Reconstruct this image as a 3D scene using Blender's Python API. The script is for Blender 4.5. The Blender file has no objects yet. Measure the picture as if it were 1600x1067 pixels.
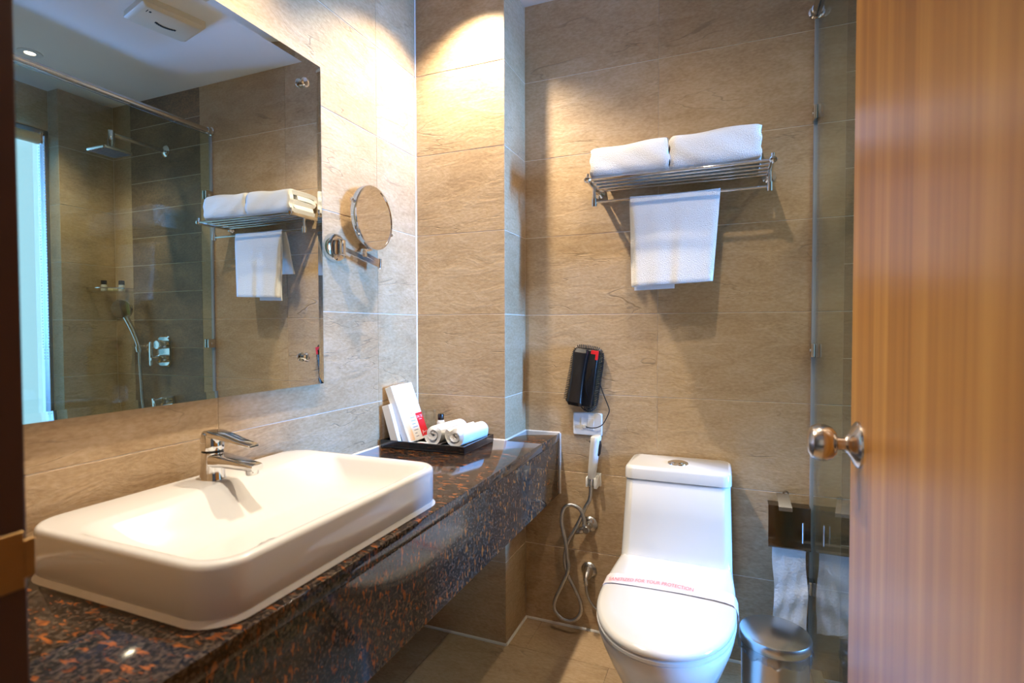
import bpy, bmesh, math, random
from mathutils import Vector, Matrix

random.seed(7)
SC = bpy.context.scene
COL = SC.collection
PI = math.pi

# ------------------------------------------------------------------ camera
def camera():
    yaw, pit, rol = math.radians(22.0744), math.radians(-1.4244), math.radians(-0.1544)
    f = Vector((-math.sin(yaw) * math.cos(pit), math.cos(yaw) * math.cos(pit), math.sin(pit)))
    r = Vector((math.cos(yaw), math.sin(yaw), 0)); u = r.cross(f)
    r2 = math.cos(rol) * r + math.sin(rol) * u
    u2 = -math.sin(rol) * r + math.cos(rol) * u
    cd = bpy.data.cameras.new('camera'); co = bpy.data.objects.new('camera', cd); COL.objects.link(co)
    m = Matrix((r2, u2, -f)).transposed().to_4x4(); m.translation = Vector((1.1144, -1.9774, 1.1585))
    co.matrix_world = m
    cd.sensor_width = 36; cd.sensor_fit = 'HORIZONTAL'; cd.lens = 832.73 * 36 / 1600
    cd.clip_start = 0.01
    cd.dof.use_dof = True; cd.dof.focus_distance = 1.9; cd.dof.aperture_fstop = 4.0
    SC.camera = co
camera()

# ------------------------------------------------------------------ world, exposure
W = bpy.data.worlds.new('world'); SC.world = W; W.use_nodes = True
bg = W.node_tree.nodes['Background']
bg.inputs['Color'].default_value = (0.22, 0.52, 0.85, 1); bg.inputs['Strength'].default_value = 1.0
SC.view_settings.view_transform = 'Standard'; SC.view_settings.look = 'None'
SC.view_settings.gamma = 1.0; SC.view_settings.use_curve_mapping = False
SC.view_settings.exposure = 0.08
SC.cycles.use_denoising = True
SC.cycles.max_bounces = 10; SC.cycles.diffuse_bounces = 7; SC.cycles.glossy_bounces = 6
SC.cycles.transparent_max_bounces = 16; SC.cycles.transmission_bounces = 8
SC.cycles.sample_clamp_indirect = 4.0; SC.cycles.caustics_reflective = False; SC.cycles.caustics_refractive = False

WARM = (1.0, 0.81, 0.58)
def area_light(name, loc, aim, sx, sy, power, color):
    d = bpy.data.lights.new(name, 'AREA'); d.shape = 'RECTANGLE'; d.size = sx; d.size_y = sy
    d.energy = power; d.color = color
    o = bpy.data.objects.new(name, d); COL.objects.link(o); o.location = loc
    o.rotation_euler = (Vector(aim) - Vector(loc)).to_track_quat('-Z', 'Y').to_euler()
    return o
# daylight outside the shower window
area_light('window_daylight', (6.3, -0.64, 1.65), (0.0, -0.42, 1.25), 1.1, 1.6, 5600, (0.13, 0.36, 1.0))
# added faint fill behind the camera, standing in for light from the hall
area_light('hall_fill', (1.0, -3.55, 1.5), (1.0, 0.0, 1.2), 1.4, 1.6, 2.5, (1.0, 0.95, 0.87))

# ------------------------------------------------------------------ materials
def new_mat(name):
    m = bpy.data.materials.new(name); m.use_nodes = True
    return m, m.node_tree.nodes, m.node_tree.links, m.node_tree.nodes['Principled BSDF']

def P(name, color, rough=0.5, metal=0.0, coat=0.0, spec=0.5, sheen=0.0, noise=0.0, nscale=20, bump=0.0, bscale=60, trans=0.0):
    m, n, l, b = new_mat(name)
    b.inputs['Base Color'].default_value = (*color, 1); b.inputs['Roughness'].default_value = rough
    b.inputs['Metallic'].default_value = metal; b.inputs['Coat Weight'].default_value = coat
    b.inputs['Coat Roughness'].default_value = 0.05
    b.inputs['Specular IOR Level'].default_value = spec
    b.inputs['Sheen Weight'].default_value = sheen
    b.inputs['Transmission Weight'].default_value = trans
    tc = n.new('ShaderNodeTexCoord')
    if noise:
        nz = n.new('ShaderNodeTexNoise'); nz.inputs['Scale'].default_value = nscale; nz.inputs['Detail'].default_value = 4
        l.new(tc.outputs['Object'], nz.inputs['Vector'])
        mx = n.new('ShaderNodeMix'); mx.data_type = 'RGBA'
        mx.inputs['A'].default_value = (*[c * (1 - noise) for c in color], 1)
        mx.inputs['B'].default_value = (*[min(1, c * (1 + noise)) for c in color], 1)
        l.new(nz.outputs['Fac'], mx.inputs['Factor']); l.new(mx.outputs['Result'], b.inputs['Base Color'])
    if bump:
        nz = n.new('ShaderNodeTexNoise'); nz.inputs['Scale'].default_value = bscale; nz.inputs['Detail'].default_value = 3
        l.new(tc.outputs['Object'], nz.inputs['Vector'])
        bp = n.new('ShaderNodeBump'); bp.inputs['Strength'].default_value = bump; bp.inputs['Distance'].default_value = 0.01
        l.new(nz.outputs['Fac'], bp.inputs['Height']); l.new(bp.outputs['Normal'], b.inputs['Normal'])
    return m

def ramp(n, stops):
    r = n.new('ShaderNodeValToRGB'); e = r.color_ramp.elements
    while len(e) < len(stops): e.new(0.5)
    for i, (p, c) in enumerate(stops):
        e[i].position = p; e[i].color = (*c, 1) if len(c) == 3 else c
    return r

def mapping(n, l, src, scale=(1, 1, 1), rot=(0, 0, 0), rnd=0.0):
    mp = n.new('ShaderNodeMapping'); mp.inputs['Scale'].default_value = scale; mp.inputs['Rotation'].default_value = rot
    if rnd:
        oi = n.new('ShaderNodeObjectInfo'); mu = n.new('ShaderNodeMath'); mu.operation = 'MULTIPLY'; mu.inputs[1].default_value = rnd
        l.new(oi.outputs['Random'], mu.inputs[0])
        cx = n.new('ShaderNodeCombineXYZ')
        for i in range(3): l.new(mu.outputs[0], cx.inputs[i])
        ad = n.new('ShaderNodeVectorMath'); ad.operation = 'ADD'
        l.new(src, ad.inputs[0]); l.new(cx.outputs[0], ad.inputs[1]); src = ad.outputs[0]
    l.new(src, mp.inputs['Vector'])
    return mp.outputs[0]

def stone_tile(name, dark, mid, light, rough=0.5, streak=(3.6, 9, 4), crack=True, pits=False, rot=-0.25, bump=0.30):
    m, n, l, b = new_mat(name)
    tc = n.new('ShaderNodeTexCoord')
    v1 = mapping(n, l, tc.outputs['Object'], streak, (0, 0, rot), 37.0)
    v2 = mapping(n, l, tc.outputs['Object'], (2.2, 3, 2), (0, 0, 0.6), 37.0)
    v3 = mapping(n, l, tc.outputs['Object'], (70, 150, 80), (0, 0, rot), 37.0)
    a = n.new('ShaderNodeTexNoise'); a.inputs['Detail'].default_value = 7; a.inputs['Roughness'].default_value = 0.62; a.inputs['Distortion'].default_value = 0.7
    l.new(v1, a.inputs['Vector']); a.inputs['Scale'].default_value = 2.2
    c = n.new('ShaderNodeTexNoise'); c.inputs['Detail'].default_value = 3; c.inputs['Scale'].default_value = 1.3
    l.new(v2, c.inputs['Vector'])
    g = n.new('ShaderNodeTexNoise'); g.inputs['Detail'].default_value = 2; g.inputs['Scale'].default_value = 1.0
    l.new(v3, g.inputs['Vector'])
    mx = n.new('ShaderNodeMix'); mx.data_type = 'FLOAT'; mx.inputs['Factor'].default_value = 0.45
    l.new(a.outputs['Fac'], mx.inputs['A']); l.new(c.outputs['Fac'], mx.inputs['B'])
    mg = n.new('ShaderNodeMix'); mg.data_type = 'FLOAT'; mg.inputs['Factor'].default_value = 0.34
    l.new(mx.outputs['Result'], mg.inputs['A']); l.new(g.outputs['Fac'], mg.inputs['B'])
    r = ramp(n, [(0.33, dark), (0.50, mid), (0.66, light)])
    l.new(mg.outputs['Result'], r.inputs['Fac'])
    colour = r.outputs['Color']
    # brightness differs a little from tile to tile
    oi = n.new('ShaderNodeObjectInfo'); mr = n.new('ShaderNodeMapRange')
    mr.inputs['To Min'].default_value = 0.93; mr.inputs['To Max'].default_value = 1.06
    l.new(oi.outputs['Random'], mr.inputs['Value'])
    sc = n.new('ShaderNodeMix'); sc.data_type = 'RGBA'; sc.blend_type = 'MULTIPLY'; sc.inputs['Factor'].default_value = 1
    l.new(colour, sc.inputs['A']); l.new(mr.outputs['Result'], sc.inputs['B']); colour = sc.outputs['Result']
    height = a.outputs['Fac']
    if crack or pits:
        w = n.new('ShaderNodeTexNoise'); w.inputs['Scale'].default_value = 1.6 if not pits else 4.2
        w.inputs['Detail'].default_value = 4; w.inputs['Distortion'].default_value = 0.5 if not pits else 1.6
        l.new(mapping(n, l, tc.outputs['Object'], (1.1, 5.5, 3) if not pits else (4, 9, 4), (0, 0, -0.35), 61.0), w.inputs['Vector'])
        sub = n.new('ShaderNodeMath'); sub.operation = 'SUBTRACT'; sub.inputs[1].default_value = 0.5 if not pits else 0.63
        ab = n.new('ShaderNodeMath'); ab.operation = 'ABSOLUTE'
        l.new(w.outputs['Fac'], sub.inputs[0]); l.new(sub.outputs[0], ab.inputs[0])
        lt = n.new('ShaderNodeMapRange'); lt.inputs['From Min'].default_value = 0.0; lt.inputs['From Max'].default_value = 0.007 if not pits else 0.03
        lt.inputs['To Min'].default_value = 1.0; lt.inputs['To Max'].default_value = 0.0
        l.new(ab.outputs[0], lt.inputs['Value'])
        mask = n.new('ShaderNodeTexNoise'); mask.inputs['Scale'].default_value = 1.0; mask.inputs['Detail'].default_value = 1
        l.new(mapping(n, l, tc.outputs['Object'], (4, 4, 4), (0, 0, 0.3), 19.0), mask.inputs['Vector'])
        mk = ramp(n, [(0.46, (0, 0, 0)), (0.60, (1, 1, 1))] if not pits else [(0.52, (0, 0, 0)), (0.64, (1, 1, 1))]); l.new(mask.outputs['Fac'], mk.inputs['Fac'])
        mm = n.new('ShaderNodeMath'); mm.operation = 'MULTIPLY'
        l.new(lt.outputs['Result'], mm.inputs[0]); l.new(mk.outputs['Color'], mm.inputs[1])
        m2 = n.new('ShaderNodeMath'); m2.operation = 'MULTIPLY'; m2.inputs[1].default_value = 0.38 if not pits else 0.8
        l.new(mm.outputs[0], m2.inputs[0])
        cm = n.new('ShaderNodeMix'); cm.data_type = 'RGBA'
        cm.inputs['B'].default_value = (*[x * 0.35 for x in dark], 1)
        l.new(m2.outputs[0], cm.inputs['Factor']); l.new(colour, cm.inputs['A']); colour = cm.outputs['Result']
        hm = n.new('ShaderNodeMath'); hm.operation = 'SUBTRACT'
        l.new(height, hm.inputs[0]); l.new(m2.outputs[0], hm.inputs[1]); height = hm.outputs[0]
    l.new(colour, b.inputs['Base Color'])
    b.inputs['Roughness'].default_value = rough
    bp = n.new('ShaderNodeBump'); bp.inputs['Strength'].default_value = bump; bp.inputs['Distance'].default_value = 0.012
    l.new(height, bp.inputs['Height']); l.new(bp.outputs['Normal'], b.inputs['Normal'])
    return m

def granite(name):
    m, n, l, b = new_mat(name)
    tc = n.new('ShaderNodeTexCoord')
    v = mapping(n, l, tc.outputs['Object'], (70, 190, 90), (0, 0, 0.9))
    a = n.new('ShaderNodeTexNoise'); a.inputs['Scale'].default_value = 0.55; a.inputs['Detail'].default_value = 3; a.inputs['Distortion'].default_value = 0.6
    l.new(v, a.inputs['Vector'])
    fl = ramp(n, [(0.568, (0, 0, 0)), (0.645, (1, 1, 1))]); l.new(a.outputs['Fac'], fl.inputs['Fac'])
    g = n.new('ShaderNodeTexNoise'); g.inputs['Scale'].default_value = 160; g.inputs['Detail'].default_value = 3
    l.new(tc.outputs['Object'], g.inputs['Vector'])
    base = ramp(n, [(0.36, (0.006, 0.005, 0.005)), (0.5, (0.035, 0.024, 0.018)), (0.66, (0.095, 0.07, 0.052))]); l.new(g.outputs['Fac'], base.inputs['Fac'])
    h = n.new('ShaderNodeTexNoise'); h.inputs['Scale'].default_value = 45; l.new(tc.outputs['Object'], h.inputs['Vector'])
    org = ramp(n, [(0.35, (0.10, 0.03, 0.012)), (0.65, (0.40, 0.125, 0.03))]); l.new(h.outputs['Fac'], org.inputs['Fac'])
    mx = n.new('ShaderNodeMix'); mx.data_type = 'RGBA'
    l.new(fl.outputs['Color'], mx.inputs['Factor']); l.new(base.outputs['Color'], mx.inputs['A']); l.new(org.outputs['Color'], mx.inputs['B'])
    l.new(mx.outputs['Result'], b.inputs['Base Color'])
    b.inputs['Roughness'].default_value = 0.07; b.inputs['Specular IOR Level'].default_value = 0.6
    return m

def veneer(name):
    m, n, l, b = new_mat(name)
    tc = n.new('ShaderNodeTexCoord')
    a = n.new('ShaderNodeTexNoise'); a.inputs['Scale'].default_value = 1.0; a.inputs['Detail'].default_value = 5; a.inputs['Roughness'].default_value = 0.55
    l.new(mapping(n, l, tc.outputs['Object'], (26, 26, 0.35)), a.inputs['Vector'])
    g = n.new('ShaderNodeTexNoise'); g.inputs['Scale'].default_value = 1.0; g.inputs['Detail'].default_value = 2
    l.new(mapping(n, l, tc.outputs['Object'], (260, 260, 3)), g.inputs['Vector'])
    mg = n.new('ShaderNodeMix'); mg.data_type = 'FLOAT'; mg.inputs['Factor'].default_value = 0.2
    l.new(a.outputs['Fac'], mg.inputs['A']); l.new(g.outputs['Fac'], mg.inputs['B'])
    r = ramp(n, [(0.34, (0.29, 0.11, 0.015)), (0.5, (0.43, 0.187, 0.03)), (0.66, (0.55, 0.27, 0.055))])
    l.new(mg.outputs['Result'], r.inputs['Fac']); l.new(r.outputs['Color'], b.inputs['Base Color'])
    b.inputs['Roughness'].default_value = 0.36; b.inputs['Coat Weight'].default_value = 0.25; b.inputs['Coat Roughness'].default_value = 0.25
    return m

def sheet_glass(name, tint, refl=1.0, rough=0.0):
    m = bpy.data.materials.new(name); m.use_nodes = True; n = m.node_tree.nodes; l = m.node_tree.links; n.clear()
    out = n.new('ShaderNodeOutputMaterial'); t = n.new('ShaderNodeBsdfTransparent'); t.inputs['Color'].default_value = (*tint, 1)
    g = n.new('ShaderNodeBsdfGlossy'); g.inputs['Roughness'].default_value = rough; g.inputs['Color'].default_value = (refl, refl, refl, 1)
    ge = n.new('ShaderNodeNewGeometry'); mi = n.new('ShaderNodeMix'); mi.data_type = 'FLOAT'
    mi.inputs['A'].default_value = 1.5; mi.inputs['B'].default_value = 1 / 1.5
    l.new(ge.outputs['Backfacing'], mi.inputs['Factor'])
    fr = n.new('ShaderNodeFresnel'); l.new(mi.outputs['Result'], fr.inputs['IOR'])
    mx = n.new('ShaderNodeMixShader'); l.new(fr.outputs[0], mx.inputs['Fac']); l.new(t.outputs[0], mx.inputs[1]); l.new(g.outputs[0], mx.inputs[2])
    l.new(mx.outputs[0], out.inputs['Surface'])
    return m

def emit(name, color, strength):
    m = bpy.data.materials.new(name); m.use_nodes = True; n = m.node_tree.nodes; l = m.node_tree.links; n.clear()
    out = n.new('ShaderNodeOutputMaterial'); e = n.new('ShaderNodeEmission')
    e.inputs['Color'].default_value = (*color, 1); e.inputs['Strength'].default_value = strength
    l.new(e.outputs[0], out.inputs['Surface'])
    return m

M = {}
M['tile'] = stone_tile('beige_stone_tile', (0.37, 0.25, 0.135), (0.50, 0.36, 0.215), (0.60, 0.465, 0.315), rough=0.48)
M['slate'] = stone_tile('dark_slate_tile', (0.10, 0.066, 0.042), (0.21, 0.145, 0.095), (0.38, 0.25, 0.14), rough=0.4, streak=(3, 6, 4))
M['floor'] = stone_tile('floor_travertine', (0.36, 0.27, 0.17), (0.48, 0.38, 0.25), (0.57, 0.47, 0.33), rough=0.35, pits=True, bump=0.08)
M['grout'] = P('grout', (0.90, 0.82, 0.70), 0.85, noise=0.12, nscale=60)
M['floor_grout'] = P('floor_grout', (0.16, 0.12, 0.08), 0.85, noise=0.2, nscale=60)
M['plaster'] = P('ceiling_paint', (0.88, 0.87, 0.85), 0.7, noise=0.02, nscale=4)
M['hall_paint'] = P('hall_paint', (0.55, 0.5, 0.44), 0.7, noise=0.04, nscale=4)
M['silicone'] = P('white_silicone', (0.80, 0.78, 0.75), 0.45, noise=0.08, nscale=50)
M['granite'] = granite('brown_granite')
M['ceramic'] = P('white_ceramic', (0.80, 0.795, 0.785), 0.12, coat=0.6, noise=0.01, nscale=5)
M['white_plastic'] = P('white_plastic', (0.80, 0.80, 0.79), 0.3, noise=0.02, nscale=10)
M['cream_plastic'] = P('cream_plastic', (0.72, 0.64, 0.48), 0.4, noise=0.03, nscale=10)
M['black_plastic'] = P('black_plastic', (0.008, 0.008, 0.009), 0.25, noise=0.1, nscale=20)
M['black_lacquer'] = P('black_lacquer', (0.007, 0.007, 0.008), 0.12, coat=0.5, noise=0.1, nscale=20)
M['black_rubber'] = P('black_rubber', (0.012, 0.012, 0.013), 0.4, noise=0.1, nscale=40)
M['red'] = P('red_print', (0.72, 0.012, 0.02), 0.45, noise=0.05, nscale=30)
M['orange_print'] = P('orange_print', (0.86, 0.55, 0.32), 0.5, noise=0.08, nscale=80)
M['grey_print'] = P('grey_print', (0.35, 0.36, 0.42), 0.5, noise=0.1, nscale=80)
M['pink_print'] = P('pink_print', (0.85, 0.22, 0.25), 0.6, noise=0.05, nscale=80)
M['white_print'] = P('white_print', (0.9, 0.85, 0.85), 0.5, noise=0.02, nscale=80)
M['cyan_print'] = P('turquoise_print', (0.02, 0.45, 0.50), 0.5, noise=0.02, nscale=80)
M['card'] = P('white_card', (0.84, 0.83, 0.81), 0.55, noise=0.015, nscale=20)
M['paper'] = P('tissue_paper', (0.82, 0.82, 0.82), 0.85, noise=0.02, nscale=60, bump=0.35, bscale=120)
M['band'] = P('paper_band', (0.84, 0.76, 0.80), 0.6, noise=0.02, nscale=20)
M['terry'] = P('white_terry', (0.88, 0.87, 0.85), 0.9, sheen=0.3, noise=0.03, nscale=200, bump=0.5, bscale=420)
M['terry_cream'] = P('cream_terry', (0.87, 0.85, 0.81), 0.9, sheen=0.3, noise=0.03, nscale=200, bump=0.5, bscale=420)
M['chrome'] = P('chrome', (0.82, 0.82, 0.82), 0.06, 1.0, noise=0.02, nscale=8)
M['steel'] = P('brushed_steel', (0.60, 0.58, 0.55), 0.24, 1.0, noise=0.06, nscale=30)
M['plate_steel'] = P('polished_steel_plate', (0.17, 0.155, 0.14), 0.10, 1.0, noise=0.05, nscale=12)
M['nickel'] = P('satin_nickel', (0.66, 0.58, 0.50), 0.22, 1.0, noise=0.05, nscale=30)
M['brass'] = P('aged_brass', (0.30, 0.19, 0.08), 0.4, 1.0, noise=0.15, nscale=40)
M['dark_hole'] = P('dark_hole', (0.01, 0.008, 0.006), 0.7, noise=0.1, nscale=20)
M['veneer'] = veneer('orange_veneer')
M['mahogany'] = P('dark_mahogany', (0.045, 0.012, 0.009), 0.4, coat=0.2, noise=0.25, nscale=25)
M['mirror'] = P('mirror_silver', (0.80, 0.83, 0.78), 0.0, 1.0, noise=0.004, nscale=2)
M['mirror_clear'] = P('bright_mirror', (0.90, 0.90, 0.88), 0.01, 1.0, noise=0.004, nscale=2)
M['mirror_edge'] = P('mirror_edge', (0.10, 0.17, 0.15), 0.15, noise=0.1, nscale=30)
M['glass'] = sheet_glass('green_sheet_glass', (0.86, 0.91, 0.86), 0.85)
M['glass_edge'] = P('glass_edge', (0.16, 0.20, 0.24), 0.15, noise=0.05, nscale=30)
M['clear'] = sheet_glass('clear_glass', (0.97, 0.98, 0.97), 0.9)
M['seal'] = P('glass_seal', (0.36, 0.40, 0.46), 0.3, noise=0.08, nscale=30)
M['film'] = sheet_glass('clear_film', (0.82, 0.83, 0.84), 0.9, 0.15)
M['alu'] = P('window_aluminium', (0.16, 0.14, 0.12), 0.4, 0.3, noise=0.05, nscale=20)
M['blind'] = emit('daylit_blind', (0.40, 0.70, 1.0), 1.7)  # daylight shining through the fabric is put in as emission
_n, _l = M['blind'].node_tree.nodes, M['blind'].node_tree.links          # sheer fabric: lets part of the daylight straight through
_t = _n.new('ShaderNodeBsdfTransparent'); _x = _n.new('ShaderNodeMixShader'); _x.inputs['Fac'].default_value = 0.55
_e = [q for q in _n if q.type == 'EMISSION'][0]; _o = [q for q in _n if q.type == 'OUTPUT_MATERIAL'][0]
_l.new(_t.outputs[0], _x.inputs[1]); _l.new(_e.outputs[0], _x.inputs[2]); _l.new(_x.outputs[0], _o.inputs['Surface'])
M['blind_roll'] = P('blind_roll', (0.62, 0.60, 0.52), 0.7, noise=0.05, nscale=60)
M['lens'] = emit('lamp_lens', (1.0, 0.85, 0.62), 14)
M['soap'] = P('yellow_soap', (0.75, 0.66, 0.38), 0.5, noise=0.05, nscale=30)

# ------------------------------------------------------------------ helpers
ORG = {}
def org(p):
    return ORG.get(p.name, Vector((0, 0, 0))) if p else Vector((0, 0, 0))
def tag(o, label=None, cat=None, group=None, kind=None):
    if label: o['label'] = label
    if cat: o['category'] = cat
    if group: o['group'] = group
    if kind: o['kind'] = kind
    return o
def thing(name, loc, label, cat, group=None):
    o = bpy.data.objects.new(name, None); COL.objects.link(o); o.location = loc
    o.empty_display_size = 0.05
    ORG[o.name] = Vector(loc)
    return tag(o, label, cat, group)
def finish(name, bm, mat, parent=None, smooth=True, angle=35):
    """world-space bmesh -> one mesh object, child of parent"""
    og = org(parent)
    bmesh.ops.remove_doubles(bm, verts=bm.verts, dist=1e-6)
    bmesh.ops.recalc_face_normals(bm, faces=bm.faces)
    me = bpy.data.meshes.new(name)
    o = bpy.data.objects.new(name, me)
    if parent is None:                       # origin at the base centre of a one-mesh thing
        xs = [v.co for v in bm.verts]
        mn = Vector((min(v.x for v in xs), min(v.y for v in xs), min(v.z for v in xs)))
        mxv = Vector((max(v.x for v in xs), max(v.y for v in xs), max(v.z for v in xs)))
        og = Vector(((mn.x + mxv.x) / 2, (mn.y + mxv.y) / 2, mn.z)); o.location = og
    bmesh.ops.translate(bm, verts=bm.verts, vec=-og)
    bm.to_mesh(me); bm.free()
    for mm in (mat if isinstance(mat, (list, tuple)) else [mat]): me.materials.append(M[mm] if isinstance(mm, str) else mm)
    COL.objects.link(o)
    ORG[o.name] = og
    if parent: o.parent = parent
    if smooth:
        for p_ in me.polygons: p_.use_smooth = True
        try: me.set_sharp_from_angle(angle=math.radians(angle))
        except Exception: pass
    return o
def B():
    return bmesh.new()
def box(bm, x0, x1, y0, y1, z0, z1, bev=0.0, seg=2, mi=0, rot=None):
    r = bmesh.ops.create_cube(bm, size=1)
    vs = r['verts']
    bmesh.ops.scale(bm, verts=vs, vec=(x1 - x0, y1 - y0, z1 - z0))
    if bev:
        es = list({e for v in vs for e in v.link_edges})
        rb = bmesh.ops.bevel(bm, geom=es, offset=bev, segments=seg, affect='EDGES', profile=0.5)
        vs = list({v for f in rb['faces'] for v in f.verts} | {v for v in vs if v.is_valid})
        vs = [v for v in vs if v.is_valid]
    if rot is not None: bmesh.ops.rotate(bm, verts=vs, cent=(0, 0, 0), matrix=rot)
    bmesh.ops.translate(bm, verts=vs, vec=((x0 + x1) / 2, (y0 + y1) / 2, (z0 + z1) / 2))
    if mi:
        for f in {f for v in vs for f in v.link_faces}: f.material_index = mi
    return vs
def loft(bm, rings, cap0=True, cap1=True, closed=True):
    vr = [[bm.verts.new(c) for c in ring] for ring in rings]
    k = len(vr[0])
    for a, b in zip(vr, vr[1:]):
        for i in range(k if closed else k - 1):
            j = (i + 1) % k
            try: bm.faces.new((a[i], a[j], b[j], b[i]))
            except ValueError: pass
    if cap0: bm.faces.new(list(reversed(vr[0])))
    if cap1: bm.faces.new(vr[-1])
    return vr
def frame_axis(d):
    d = Vector(d).normalized()
    a = Vector((0, 0, 1)) if abs(d.z) < 0.9 else Vector((1, 0, 0))
    u = d.cross(a).normalized(); v = d.cross(u).normalized()
    return u, v, d
def lathe(bm, origin, axis, prof, seg=32, cap0=True, cap1=True):
    """prof: list of (radius, distance along axis)"""
    u, v, d = frame_axis(axis); o = Vector(origin)
    rings = [[o + d * h + (u * math.cos(2 * PI * i / seg) + v * math.sin(2 * PI * i / seg)) * max(r, 1e-5) for i in range(seg)] for r, h in prof]
    return loft(bm, rings, cap0, cap1)
def smooth_path(pts, n=8):
    P_ = [Vector(p) for p in pts]; out = []
    for i in range(len(P_) - 1):
        p0 = P_[max(i - 1, 0)]; p1 = P_[i]; p2 = P_[i + 1]; p3 = P_[min(i + 2, len(P_) - 1)]
        for k in range(n):
            t = k / n
            out.append(0.5 * ((2 * p1) + (p2 - p0) * t + (2 * p0 - 5 * p1 + 4 * p2 - p3) * t * t + (3 * p1 - p0 - 3 * p2 + p3) * t ** 3))
    out.append(P_[-1]); return out
def resample(path, step):
    out = [path[0].copy()]; acc = 0.0
    for a, b in zip(path, path[1:]):
        L = (b - a).length
        while acc + L >= step and L > 1e-9:
            t = (step - acc) / L; a = a.lerp(b, t); out.append(a.copy()); L = (b - a).length; acc = 0.0
        acc += L
    out.append(path[-1].copy()); return out
def tube(bm, path, rad, seg=10, caps=True):
    """rad: number or function of index"""
    u = None; rings = []
    for i, p in enumerate(path):
        t = (path[min(i + 1, len(path) - 1)] - path[max(i - 1, 0)])
        t = t.normalized() if t.length > 1e-9 else Vector((0, 0, 1))
        if u is None: u = frame_axis(t)[0]
        u = (u - t * u.dot(t)); u = u.normalized() if u.length > 1e-6 else frame_axis(t)[0]
        v = t.cross(u)
        r = rad(i) if callable(rad) else rad
        rings.append([p + (u * math.cos(2 * PI * k / seg) + v * math.sin(2 * PI * k / seg)) * r for k in range(seg)])
    loft(bm, rings, caps, caps)
def rod(bm, a, b, r, seg=14):
    tube(bm, [Vector(a), Vector(b)], r, seg)
def rrect(x0, x1, y0, y1, r, z, k=8):
    pts = []
    for cx, cy, a0 in ((x1 - r, y1 - r, 0), (x0 + r, y1 - r, PI / 2), (x0 + r, y0 + r, PI), (x1 - r, y0 + r, 1.5 * PI)):
        for i in range(k + 1):
            a = a0 + PI / 2 * i / k
            pts.append(Vector((cx + r * math.cos(a), cy + r * math.sin(a), z)))
    return pts
def text_mesh(txt, size):
    c = bpy.data.curves.new('lettering', 'FONT'); c.body = txt; c.size = size; c.align_x = 'CENTER'; c.align_y = 'CENTER'; c.extrude = 0.0
    o = bpy.data.objects.new('lettering', c); COL.objects.link(o)
    bpy.context.view_layer.update()
    me = bpy.data.meshes.new_from_object(o.evaluated_get(bpy.context.evaluated_depsgraph_get()))
    bpy.data.objects.remove(o); bpy.data.curves.remove(c)
    bm = bmesh.new(); bm.from_mesh(me); bpy.data.meshes.remove(me)
    return bm
def put(bm, ox, oy, oz, X, Y, Z):
    """map local xyz of a bmesh onto a frame"""
    X, Y, Z = Vector(X), Vector(Y), Vector(Z); o = Vector((ox, oy, oz))
    for v in bm.verts: v.co = o + X * v.co.x + Y * v.co.y + Z * v.co.z

# ------------------------------------------------------------------ tiles
TILE_CACHE = {}
def tile_mesh(w, h, mat, t=0.0016, c=0.0008):
    key = (round(w, 4), round(h, 4), mat)
    if key in TILE_CACHE: return TILE_CACHE[key]
    a, b = w / 2 - 0.0004, h / 2 - 0.0012
    bm = bmesh.new()
    loft(bm, [[Vector((sx * a, sy * b, 0)) for sx, sy in ((-1, -1), (1, -1), (1, 1), (-1, 1))],
              [Vector((sx * a, sy * b, t - c)) for sx, sy in ((-1, -1), (1, -1), (1, 1), (-1, 1))],
              [Vector((sx * (a - c), sy * (b - c), t)) for sx, sy in ((-1, -1), (1, -1), (1, 1), (-1, 1))]], True, True)
    me = bpy.data.meshes.new('tile'); bmesh.ops.recalc_face_normals(bm, faces=bm.faces); bm.to_mesh(me); bm.free(); me.materials.append(M[mat])
    TILE_CACHE[key] = me
    return me
def tiles(parent, origin, X, Y, us, vs, mat='tile', skip=None):
    """grid of single tiles on the plane origin + u*X + v*Y; the finished face lies on the plane"""
    X, Y = Vector(X), Vector(Y); N = X.cross(Y); o0 = Vector(origin); off = org(parent)
    for u0, u1 in zip(us, us[1:]):
        for v0, v1 in zip(vs, vs[1:]):
            if skip and skip(u0, u1, v0, v1): continue
            o = bpy.data.objects.new('tile', tile_mesh(u1 - u0, v1 - v0, mat)); COL.objects.link(o); o.parent = parent
            m = Matrix((X, Y, N)).transposed().to_4x4()
            m.translation = o0 + X * (u0 + u1) / 2 + Y * (v0 + v1) / 2 - N * 0.0016 - off
            o.matrix_local = m
def struct(name, bm, mat, label, smooth=False):
    o = finish(name, bm, mat, None, smooth)
    tag(o, label, None, None, 'structure')
    return o

CEIL = 2.4116
CW, CD = 0.3697, 0.2076          # corner column
XR, XR2, YJ = 2.15, 2.236, -0.268
YD = -1.715                      # inner face of the door wall
ZJ = [0.0] + [0.3038 + 0.302 * k for k in range(7)] + [CEIL]
G = 0.0016
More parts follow.
